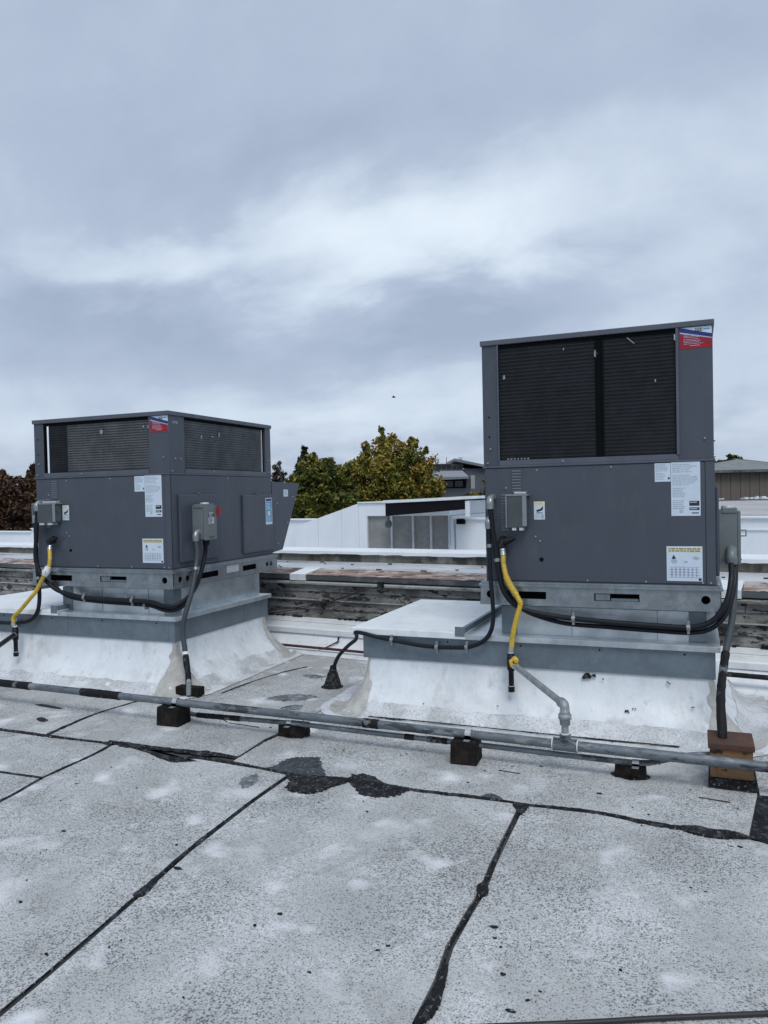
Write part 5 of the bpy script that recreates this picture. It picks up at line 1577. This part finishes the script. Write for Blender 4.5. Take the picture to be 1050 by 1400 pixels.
cC, sC = conduit('control_conduit', 'black conduit running along the curb skirt into a tarred roof jack between the units',
                 [(-1.262, 4.935, 1.27), (-1.257, 4.93, 1.15), (-1.25, 4.915, 0.98), (-1.235, 4.90, 0.80), (-1.232, 4.90, 0.68), (-1.25, 4.895, 0.59), (-1.30, 4.895, 0.525), (-1.38, 4.895, 0.487), (-1.47, 4.90, 0.472), (-1.72, 4.91, 0.468), (-2.026, 4.91, 0.507),
                  (-2.17, 4.905, 0.535), (-2.26, 4.95, 0.53), (-2.285, 5.05, 0.50), (-2.33, 5.14, 0.44), (-2.45, 5.25, 0.36), (-2.58, 5.35, 0.25), (-2.645, 5.39, 0.13), (-2.655, 5.395, 0.05)], 0.0145, 'conduit', (-1.9, 4.92, 0.36), (0.05, 0.36, 0.44, 0.565))
elbow_fit(cC, (-1.258, 5.0, 1.328), (-1.262, 4.935, 1.29), 0.018)
jk = MB()
jp = Vector((-2.66, 5.40, 0))
rd = random.Random(5)
prof = [(0.0, 0.085), (0.010, 0.074), (0.035, 0.060), (0.07, 0.052), (0.10, 0.042), (0.13, 0.028), (0.17, 0.022), (0.175, 0.015)]
V, F = [], []
for z_, r_ in prof:
    for k in range(16):
        a = 2 * pi * k / 16
        rr_ = r_ * (1 + rd.uniform(-0.09, 0.09))
        V.append(jp + Vector((cos(a) * rr_ + z_ * 0.10, sin(a) * rr_ - z_ * 0.05, z_ + 0.001)))
for i in range(len(prof) - 1):
    for k in range(16):
        F.append((i * 16 + k, i * 16 + (k + 1) % 16, (i + 1) * 16 + (k + 1) % 16, (i + 1) * 16 + k))
F.append(tuple(range((len(prof) - 1) * 16, len(prof) * 16)))
solo('roof_jack', jk.add(V, F, 0, True), 'tar', 'lumpy black tarred cone on the roof where a conduit goes in', 'roof jack', jp)

cD, sD = conduit('riser_conduit', 'grey conduit with tarred lower end going down into the wooden box',
                 [(0.225, 5.27, 1.06), (0.222, 5.22, 0.92), (0.205, 5.08, 0.76), (0.185, 4.97, 0.66), (0.150, 4.82, 0.535)], 0.0195, 'conduit_grey', (0.15, 4.3, 0.23))
tl = spline([(0.152, 4.825, 0.54), (0.135, 4.68, 0.475), (0.118, 4.50, 0.41), (0.112, 4.36, 0.345), (0.114, 4.26, 0.27), (0.115, 4.235, 0.225)], 0.03)
part('tarred_end', MB().tube(tl, [0.0215 + 0.0035 * random.random() for _ in tl], 12), 'pipe_tar', cD)

wb = thing('conduit_box', 'ochre wooden box with rust red lid and black base behind the gas pipe', 'box', (0.152, 4.25, 0))
part('box_body', MB().box(0.055, 0.250, 4.142, 4.345, 0.052, 0.196, 0.003), 'wood_orange', wb)
part('box_lid', MB().box(0.045, 0.258, 4.130, 4.355, 0.197, 0.228, 0.004), 'wood_red', wb)
part('box_base', MB().prism([(0.045, 4.128), (0.262, 4.120), (0.268, 4.36), (0.05, 4.365)], FLAT, 0.004, 0.051), 'tar', wb)

# left unit
cE, sE = conduit('power_conduit', 'thick black conduit swinging round the corner of the lower unit to its red handled switch',
                 [(-5.172, 4.93, 1.44), (-5.18, 4.925, 1.25), (-5.19, 4.915, 1.05), (-5.165, 4.91, 0.96), (-5.10, 4.91, 0.86), (-4.98, 4.925, 0.765), (-4.85, 4.945, 0.725), (-4.70, 4.945, 0.705), (-4.40, 4.945, 0.695), (-4.05, 4.945, 0.690), (-3.88, 4.935, 0.662),
                  (-3.795, 4.965, 0.668), (-3.755, 5.05, 0.71), (-3.755, 5.15, 0.77), (-3.765, 5.24, 0.86), (-3.765, 5.32, 1.02), (-3.765, 5.34, 1.12)], 0.0175, 'conduit', (-4.5, 4.94, 0.578), (0.40, 0.60))
elbow_fit(cE, (-5.172, 5.0, 1.495), (-5.172, 4.93, 1.455), 0.021)
part('hub', MB().cyl((-3.765, 5.345, 1.115), (-3.765, 5.35, 1.164), 0.026, 0.03, 10), 'black_iron', cE)
cF, sF = conduit('power_conduit', 'thinner black conduit bundled along the front of the lower unit',
                 [(-5.03, 4.945, 0.83), (-4.97, 4.95, 0.752), (-4.85, 4.97, 0.695), (-4.60, 4.972, 0.672), (-4.25, 4.972, 0.662), (-4.05, 4.972, 0.655), (-3.90, 4.96, 0.625), (-3.80, 4.985, 0.632), (-3.74, 5.07, 0.69)], 0.016, 'conduit', (-4.5, 4.97, 0.578), (0.72,))
cG, sG = conduit('control_conduit', 'black conduit behind the yellow hose of the lower unit turning left along the skirt',
                 [(-5.20, 4.935, 1.34), (-5.195, 4.93, 1.15), (-5.175, 4.915, 0.95), (-5.15, 4.905, 0.80), (-5.145, 4.90, 0.68), (-5.17, 4.90, 0.58), (-5.24, 4.905, 0.51), (-5.36, 4.91, 0.475), (-5.6, 4.915, 0.46), (-6.1, 4.92, 0.47)], 0.0165, 'conduit', (-5.3, 4.92, 0.36), (0.28, 0.62))
elbow_fit(cG, (-5.20, 5.0, 1.40), (-5.20, 4.935, 1.355), 0.018)
cH, sH = conduit('riser_conduit', 'grey conduit with tarred lower end dropping from the red handled switch to the roof',
                 [(-3.765, 5.205, 1.17), (-3.74, 5.18, 1.05), (-3.72, 5.12, 0.90), (-3.705, 5.04, 0.75), (-3.712, 4.98, 0.62), (-3.725, 4.955, 0.52), (-3.722, 4.945, 0.44), (-3.70, 4.93, 0.36), (-3.675, 4.91, 0.28)], 0.020, 'conduit_grey', (-3.62, 4.85, 0.07), (0.28,))
elbow_fit(cH, (-3.765, 5.245, 1.225), (-3.765, 5.203, 1.185), 0.024)
tl = spline([(-3.675, 4.91, 0.285), (-3.65, 4.885, 0.22), (-3.62, 4.86, 0.16), (-3.605, 4.84, 0.10), (-3.60, 4.835, 0.05)], 0.03)
part('tarred_end', MB().tube(tl, [0.0215 + 0.004 * random.random() for _ in tl], 12), 'pipe_tar', cH)
part('tape_ring', MB().cyl((-3.683, 4.917, 0.315), (-3.678, 4.912, 0.295), 0.024), 'tape', cH)
part('foot_coupling', MB().tube([(-3.565, 4.79, 0.105), (-3.562, 4.785, 0.06), (-3.56, 4.78, 0.02)], [0.018, 0.02, 0.018], 10).cyl((-3.60, 4.835, 0.115), (-3.565, 4.79, 0.10), 0.016), 'galv_pipe', cH)
solo('conduit_block', MB().box(-3.69, -3.48, 4.79, 4.87, 0.012, 0.075, 0.005), 'rubber', 'low black block at the foot of the conduit beside the left curb', 'support block', (-3.585, 4.83, 0.012))
solo('roof_cable', MB().tube(spline([(-1.6, 1.60, 0.010), (-1.0, 1.86, 0.010)] + [(a, b - 0.012, 0.010) for a, b in SEAM_B] + [(0.9, 2.72, 0.010), (2.2, 3.2, 0.010)], 0.05), 0.0075, 8), 'cable', 'black cable lying on the roof at the bottom right corner', 'cable')

# ================================================================== FAR BACKGROUND
solo('neighbour_roof', MB().prism([(3.30, -5.1), (3.30, 1.02), (22.0, 1.05), (22.0, -5.1)], WS, 1.2, 16.0), 'roof_tan', kind='structure')
RH = Vector((RIGHT.x, RIGHT.y, 0)).normalized()
NH = Vector((FWD.x, FWD.y, 0)).normalized()


def zz(px, py, d):
    return at(px, py, d).z


def far_frame(px, d):
    p = at(px, 690, d)
    return (Vector((p.x, p.y, 0)), RH, Z, NH)


def shed():
    d = 30.0
    k = d / 1050.0
    Fb = far_frame(960, d)
    z0, z1 = zz(1010, 686, d), zz(1010, 642.5, d)
    t = thing('ribbed_building', 'brown ribbed building with grey hipped roof beyond the pale roof at far right', 'building', Fb[0] + Z * z0)
    w = 150 * k
    part('wall', MB().fbox(Fb, 0, w, z0, z1, 0.06, 5.0), 'wall_brown', t)
    src = part('cladding_panel', MB().fbox(Fb, 0.002, 0.345, z0, z1 - 0.02, 0.0, 0.055).fbox(Fb, 0.346, 0.374, z0, z1 - 0.02, 0.02, 0.055), 'wall_brown', t)
    for i in range(1, int(w / 0.376)):
        again(src, Fb[1] * (0.376 * i))
    o, u, v, n = Fb
    e = 0.25
    zr = zz(1050, 623, d)
    A = [o + u * a + n * c + Z * (z1 + 0.002) for a, c in ((-e, -e), (w + e, -e), (w + e, 5.3), (-e, 5.3))]
    R1, R2 = o + u * 2.6 + n * 2.5 + Z * zr, o + u * (w - 2.0) + n * 2.5 + Z * zr
    part('roof', MB().add(A + [R1, R2], [(0, 1, 5, 4), (1, 2, 5), (2, 3, 4, 5), (3, 0, 4), (0, 3, 2, 1)]), 'shingle', t)
    part('eave_trim', MB().fbox(Fb, -e, w + e, z1 - 0.10, z1, -e - 0.02, -e + 0.03), 'gutter', t)
    lit = MB()
    rd_ = random.Random(3)
    for i in range(46):
        a, c = rd_.uniform(0, w), rd_.uniform(-2.4, -0.5)
        s_ = rd_.uniform(0.04, 0.16)
        lit.fbox(Fb, a, a + s_, 1.05, 1.05 + rd_.uniform(0.03, 0.10), c, c + s_)
    solo('roof_debris', lit, 'white_cap', kind='stuff')


shed()


def houses():
    d = 60.0
    k = d / 1050.0
    Fb = far_frame(580, d)

    def A(px):
        return (px - 580) * k
    t = thing('flat_roofed_building', 'dark grey low building with pitched roof and wide windows beyond the skylight', 'building', Fb[0] + Z * -5.0)
    ze = zz(620, 655, d)
    part('wall', MB().fbox(Fb, A(560), A(643), -5.1, zz(600, 668, d), 0.0, 9.0), 'far_wall', t)
    part('wall', MB().fbox(Fb, A(638), A(643), zz(600, 668, d), ze, 0.0, 9.0), 'far_wall', t)
    part('wall', MB().fbox(Fb, A(560), A(566), zz(600, 668, d), ze, 0.0, 9.0), 'far_wall', t)
    part('inner_wall', MB().fbox(Fb, A(566), A(638), zz(600, 668, d), ze, 1.4, 9.0), 'fascia_black', t)
    wz0, wz1 = zz(600, 666.5, d), zz(600, 657, d)
    for i in range(5):
        a0 = A(568 + i * 14)
        wdw = part('window', MB().fbox(Fb, a0, a0 + 12.4 * k, wz0, wz1, 1.2, 1.39), 'far_wall', t)
        part('pane', MB().fbox(Fb, a0 + 0.05, a0 + 12.4 * k - 0.05, wz0 + 0.05, wz1 - 0.05, 1.15, 1.195), 'far_glass', wdw)
    o, u, v, n = Fb
    zr = zz(620, 643, d)
    P = lambda px, c, z: o + u * A(px) + n * c + Z * z
    part('roof', MB().add([P(555, -0.8, ze), P(640, -0.8, ze), P(646, 7, zr), P(561, 7, zr), P(555, -0.8, ze + 0.16), P(640, -0.8, ze + 0.16), P(646, 7, zr + 0.16), P(561, 7, zr + 0.16)],
                          [(3, 2, 1, 0), (4, 5, 6, 7), (0, 1, 5, 4), (1, 2, 6, 5), (2, 3, 7, 6), (3, 0, 4, 7)]), 'far_roof', t)
    part('pillar', MB().fbox(Fb, A(643.5), A(649), zz(646, 668, d), zz(646, 650, d), -0.4, 0.6), 'far_wall_pale', t)
    d2 = 75.0
    k2 = d2 / 1050
    F2 = far_frame(590, d2)
    B = lambda px: (px - 590) * k2
    t2 = thing('gabled_building', 'pale building with wide grey sloping roof and rooftop equipment behind the dark low building', 'building', F2[0] + Z * -5.0)
    part('wall', MB().fbox(F2, B(570), B(634), -5.1, zz(615, 635, d2), 0.0, 8.0), 'far_wall_pale', t2)
    part('wall', MB().fbox(F2, B(634.5), B(700), -5.1, zz(660, 641, d2), -1.5, 8.0), 'far_wall', t2)
    for i in range(5):
        a0 = B(598 + i * 7)
        wdw = part('window', MB().fbox(F2, a0, a0 + 5.2 * k2, zz(615, 641.5, d2), zz(615, 637, d2), -0.06, -0.01), 'far_wall', t2)
        part('pane', MB().fbox(F2, a0 + 0.04, a0 + 5.2 * k2 - 0.04, zz(615, 641.2, d2), zz(615, 637.3, d2), -0.1, -0.061), 'far_glass', wdw)
    o2, u2, v2, n2 = F2
    P2 = lambda px, c, z: o2 + u2 * B(px) + n2 * c + Z * z
    za, zb_ = zz(622, 631.5, d2), zz(665, 641.5, d2)
    part('roof', MB().add([P2(620, -2, za), P2(668, -2, zb_), P2(668, 8, zb_), P2(620, 8, za), P2(620, -2, za + 0.25), P2(668, -2, zb_ + 0.25), P2(668, 8, zb_ + 0.25), P2(620, 8, za + 0.25)],
                           [(3, 2, 1, 0), (4, 5, 6, 7), (0, 1, 5, 4), (1, 2, 6, 5), (2, 3, 7, 6), (3, 0, 4, 7)]), 'far_roof', t2)
    part('roof', MB().fbox(F2, B(568), B(619), zz(615, 635, d2) + 0.01, zz(615, 634, d2), -0.5, 8.0), 'far_roof', t2)
    for px, py, w_, h_ in ((640, 632, 5, 4), (648, 633, 6, 4), (655, 633, 4, 5), (614, 633, 3, 3)):
        zq = zz(px, py + 5, d2)
        part('rooftop_box', MB().fbox(F2, B(px), B(px + w_), zq, zq + (h_ + 1) * k2, 3.0, 3.4, 0.03), 'far_wall_pale', t2)
    an = MB()
    for px, h_ in ((614, 9), (633, 7)):
        b0 = P2(px, 2, zz(px, 633, d2))
        an.tube([b0, b0 + Z * h_ * k2], 0.03, 6)
    b0 = P2(633, 2, zz(633, 627, d2))
    an.tube([b0 - u2 * 0.25, b0 + u2 * 0.2], 0.03, 6).tube([b0 + Z * 0.16 - u2 * 0.2, b0 + Z * 0.16 + u2 * 0.25], 0.03, 6)
    part('antenna', an, 'fascia_black', t2)


houses()

hv, hf = [], []
for i in range(41):
    for j in range(7):
        px = 300 + i * 18
        dd = 1500 + j * 120
        base_ = at(px, 690, dd)
        h = 62 * math.exp(-((px - 585) / 90.0) ** 2) * math.exp(-((j - 3) / 2.0) ** 2) + 3 * sin(i * 1.7) + 2 * sin(i * 4.1 + j)
        hv.append((base_.x, base_.y, -8 + max(0, h + 6)))
for i in range(40):
    for j in range(6):
        hf.append((i * 7 + j, (i + 1) * 7 + j, (i + 1) * 7 + j + 1, i * 7 + j + 1))
solo('distant_hill', MB().add(hv, hf, 0, True), 'hill', kind='structure')

# ------------------------------------------------------------------ trees


def tree(label, d, clumps, leaf, n, size, trunk_px, seed, tone=(0.15, 0.85), name='tree', bare=0, shell=0.45, cat='tree', group=None, flat=1.0):
    """trunk and limbs reaching into clumps of small leaves (bearing, height, radius of each clump)"""
    rs = np.random.RandomState(seed)
    k = d / 1050.0
    cl = [(at(px, py, d) + NH * rs.uniform(-0.5, 0.5) * r * k, r * k) for px, py, r in clumps]
    root = at(trunk_px, 690, d)
    root.z = -5.2
    t = thing(name, label, cat, root, group)
    tb = MB()
    crown_mid = sum((c for c, r in cl), Vector()) / len(cl)
    fork = Vector((root.x, root.y, min(c.z for c, r in cl) - 0.3))
    fork.z = max(fork.z, -4.6)
    hgt = max(c.z for c, r in cl) + 5.2
    r0 = 0.028 * hgt
    mid = root.lerp(fork, 0.5) + RH * rs.uniform(-0.15, 0.15)
    tb.tube([root, mid, fork], [r0, r0 * 0.8, r0 * 0.65], 8)
    tr = part('trunk', tb, 'bark', t)
    lb = MB()
    for c, r in cl:
        m_ = fork.lerp(c, 0.5) + Vector((rs.uniform(-.3, .3), rs.uniform(-.3, .3), rs.uniform(0, .4)))
        lb.tube(spline([fork, m_, c], 0.4), [max(0.02, r0 * 0.5 * (1 - i / 12)) for i in range(len(spline([fork, m_, c], 0.4)))], 6)
        for q in range(4 + bare):
            e_ = c + Vector(rs.normal(0, 1, 3)).normalized() * r * rs.uniform(0.75, 1.1)
            st = m_.lerp(c, rs.uniform(0.2, 1))
            lb.tube([st, st.lerp(e_, 0.5) + Vector(rs.uniform(-.12, .12, 3)), e_], [0.035, 0.022, 0.008], 5)
    part('limb', lb, 'bark', t, None, 'stuff')
    vol = np.array([r ** 2 for c, r in cl])
    cnt = (n * vol / vol.sum()).astype(int) + 10
    Vs, tones = [], []
    for (c, r), m in zip(cl, cnt):
        u = rs.normal(0, 1, (m, 3))
        u /= np.linalg.norm(u, axis=1)[:, None]
        # several sub-tufts give the clump an uneven outline
        nt_ = max(7, int(m / 45))
        tc_ = rs.normal(0, 1, (nt_, 3))
        tc_ /= np.linalg.norm(tc_, axis=1)[:, None]
        tc_ *= (rs.uniform(shell, 1.0, nt_) * r)[:, None]
        which = rs.randint(0, nt_, m)
        tr_ = rs.uniform(0.2, 0.5, nt_) * r
        ctr = np.array(c) + tc_[which] * np.array([1, 1, flat]) + u * (tr_[which] * rs.uniform(0.2, 1.0, m) ** 0.6)[:, None]
        tt = rs.uniform(tone[0], tone[1], nt_)
        tones.append(np.clip(tt[which] + rs.normal(0, 0.13, m), 0, 1))
        a = rs.normal(0, 1, (m, 3))
        a /= np.linalg.norm(a, axis=1)[:, None]
        b = np.cross(a, rs.normal(0, 1, (m, 3)))
        b /= np.linalg.norm(b, axis=1)[:, None]
        s = (size * rs.uniform(0.6, 1.4, m))[:, None]
        Vs.append(np.stack([ctr - a * s, ctr + b * s * 0.45, ctr + a * s, ctr - b * s * 0.45], axis=1))
    V = np.concatenate(Vs).reshape(-1, 3) - np.array(root[:])
    tones = np.concatenate(tones)
    m = len(tones)
    me = bpy.data.meshes.new('crown')
    me.vertices.add(4 * m)
    me.vertices.foreach_set('co', V.ravel())
    me.loops.add(4 * m)
    me.loops.foreach_set('vertex_index', np.arange(4 * m))
    me.polygons.add(m)
    me.polygons.foreach_set('loop_start', np.arange(m) * 4)
    me.polygons.foreach_set('loop_total', np.full(m, 4))
    at_ = me.attributes.new('leaf_tone', 'FLOAT', 'FACE')
    at_.data.foreach_set('value', tones)
    me.materials.append(MAT[leaf])
    me.update(calc_edges=True)
    o = bpy.data.objects.new('crown', me)
    COL.objects.link(o)
    o.parent = t
    ORIG[o.name] = Vector(root)
    return t


TG = 'trees beyond the skylight'
tree('big olive and gold tree rising behind the white skylight', 40, [(523, 606, 13), (508, 630, 24), (543, 622, 24), (574, 638, 22), (489, 646, 19), (530, 656, 33), (577, 668, 26), (487, 678, 24), (560, 692, 33), (512, 692, 33), (595, 664, 11), (524, 592, 6), (566, 608, 9), (521, 586, 3.5), (536, 600, 6), (500, 612, 6), (562, 602, 5), (580, 618, 7), (478, 640, 7), (600, 676, 9)],
     'leaf_gold', 24000, 0.105, 535, 1, (0.15, 1.0), group=TG)
tree('bushy green tree next to the intake hood of the lower unit', 37, [(424, 640, 17), (443, 648, 22), (461, 655, 17), (409, 658, 17), (430, 680, 30), (458, 688, 27), (412, 700, 24), (440, 712, 28), (446, 632, 7), (458, 640, 7), (428, 628, 7), (404, 690, 16)],
     'leaf_green', 15000, 0.105, 432, 2, (0.1, 0.95), group=TG)
tree('small yellow green tree between the big gold tree and the bushy green one', 38, [(468, 652, 13), (474, 668, 17), (466, 690, 22), (480, 700, 20), (452, 704, 18)], 'leaf_yellow', 6500, 0.10, 470, 3, (0.0, 0.6), group=TG)
tree('dark pointed conifer poking above the bushy green tree', 44, [(416, 613, 3.2), (415, 620, 5), (414, 629, 8), (413, 640, 11), (412, 654, 14), (412, 672, 17)], 'leaf_dark', 2600, 0.14, 413, 4, name='conifer', group=TG)
tree('thin half bare tree between the lower unit and the conifer', 42, [(380, 640, 9), (387, 650, 8), (374, 655, 10), (392, 662, 9), (383, 668, 11)], 'leaf_rust', 420, 0.10, 383, 5, (0.0, 0.5), bare=14, shell=0.2, group=TG)
tree('russet tree at the far left edge beyond the white wall', 24, [(-8, 668, 24), (12, 680, 28), (-2, 705, 26), (22, 705, 24), (4, 652, 12)], 'leaf_rust', 9500, 0.07, 6, 6, (0.0, 0.6), bare=8, group='russet trees at the left')
tree('russet tree close beside the lower unit with a taller twiggy top', 25, [(36, 668, 16), (46, 655, 13), (40, 690, 24), (56, 676, 20), (34, 710, 20), (50, 638, 8)], 'leaf_rust', 8500, 0.07, 42, 7, (0.1, 0.9), bare=10, group='russet trees at the left')
tree('yellow green shrub against the left side of the taller unit', 28, [(652, 684, 16), (640, 700, 15), (664, 690, 18), (650, 712, 18), (666, 668, 10)], 'leaf_yellow', 3600, 0.09, 654, 8, (0.0, 0.75), name='shrub', cat='shrub')
tree('low brownish shrub in front of the dark low building', 32, [(622, 692, 9), (634, 684, 9), (612, 702, 9), (630, 702, 10)], 'leaf_rust', 1500, 0.09, 624, 9, (0.1, 0.9), name='shrub', cat='shrub')
tree('small dark green tree top over the hipped roof at far right', 60, [(986, 637, 9), (998, 632, 9), (1006, 630, 7), (976, 640, 9), (996, 645, 10)], 'leaf_green', 2600, 0.16, 992, 10, (0.0, 0.6))

bp_ = at(538, 543, 60)
bd = MB().tube([bp_ - RH * 0.16, bp_ - RH * 0.06, bp_ + RH * 0.06, bp_ + RH * 0.14, bp_ + RH * 0.19], [0.01, 0.045, 0.05, 0.035, 0.006], 8)
bird = thing('bird', 'tiny dark bird flying in the sky between the two units', 'bird', bp_)
part('body', bd, 'bird', bird)
for s_ in (-1, 1):
    part('wing', MB().add([bp_ + RH * 0.08, bp_ - RH * 0.05, bp_ - RH * 0.06 + NH * 0.22 * s_ + Z * 0.09, bp_ + RH * 0.05 + NH * 0.2 * s_ + Z * 0.09, bp_ + NH * 0.40 * s_ - RH * 0.08 + Z * 0.05], [(0, 1, 2, 3), (3, 2, 4)]), 'bird', bird)
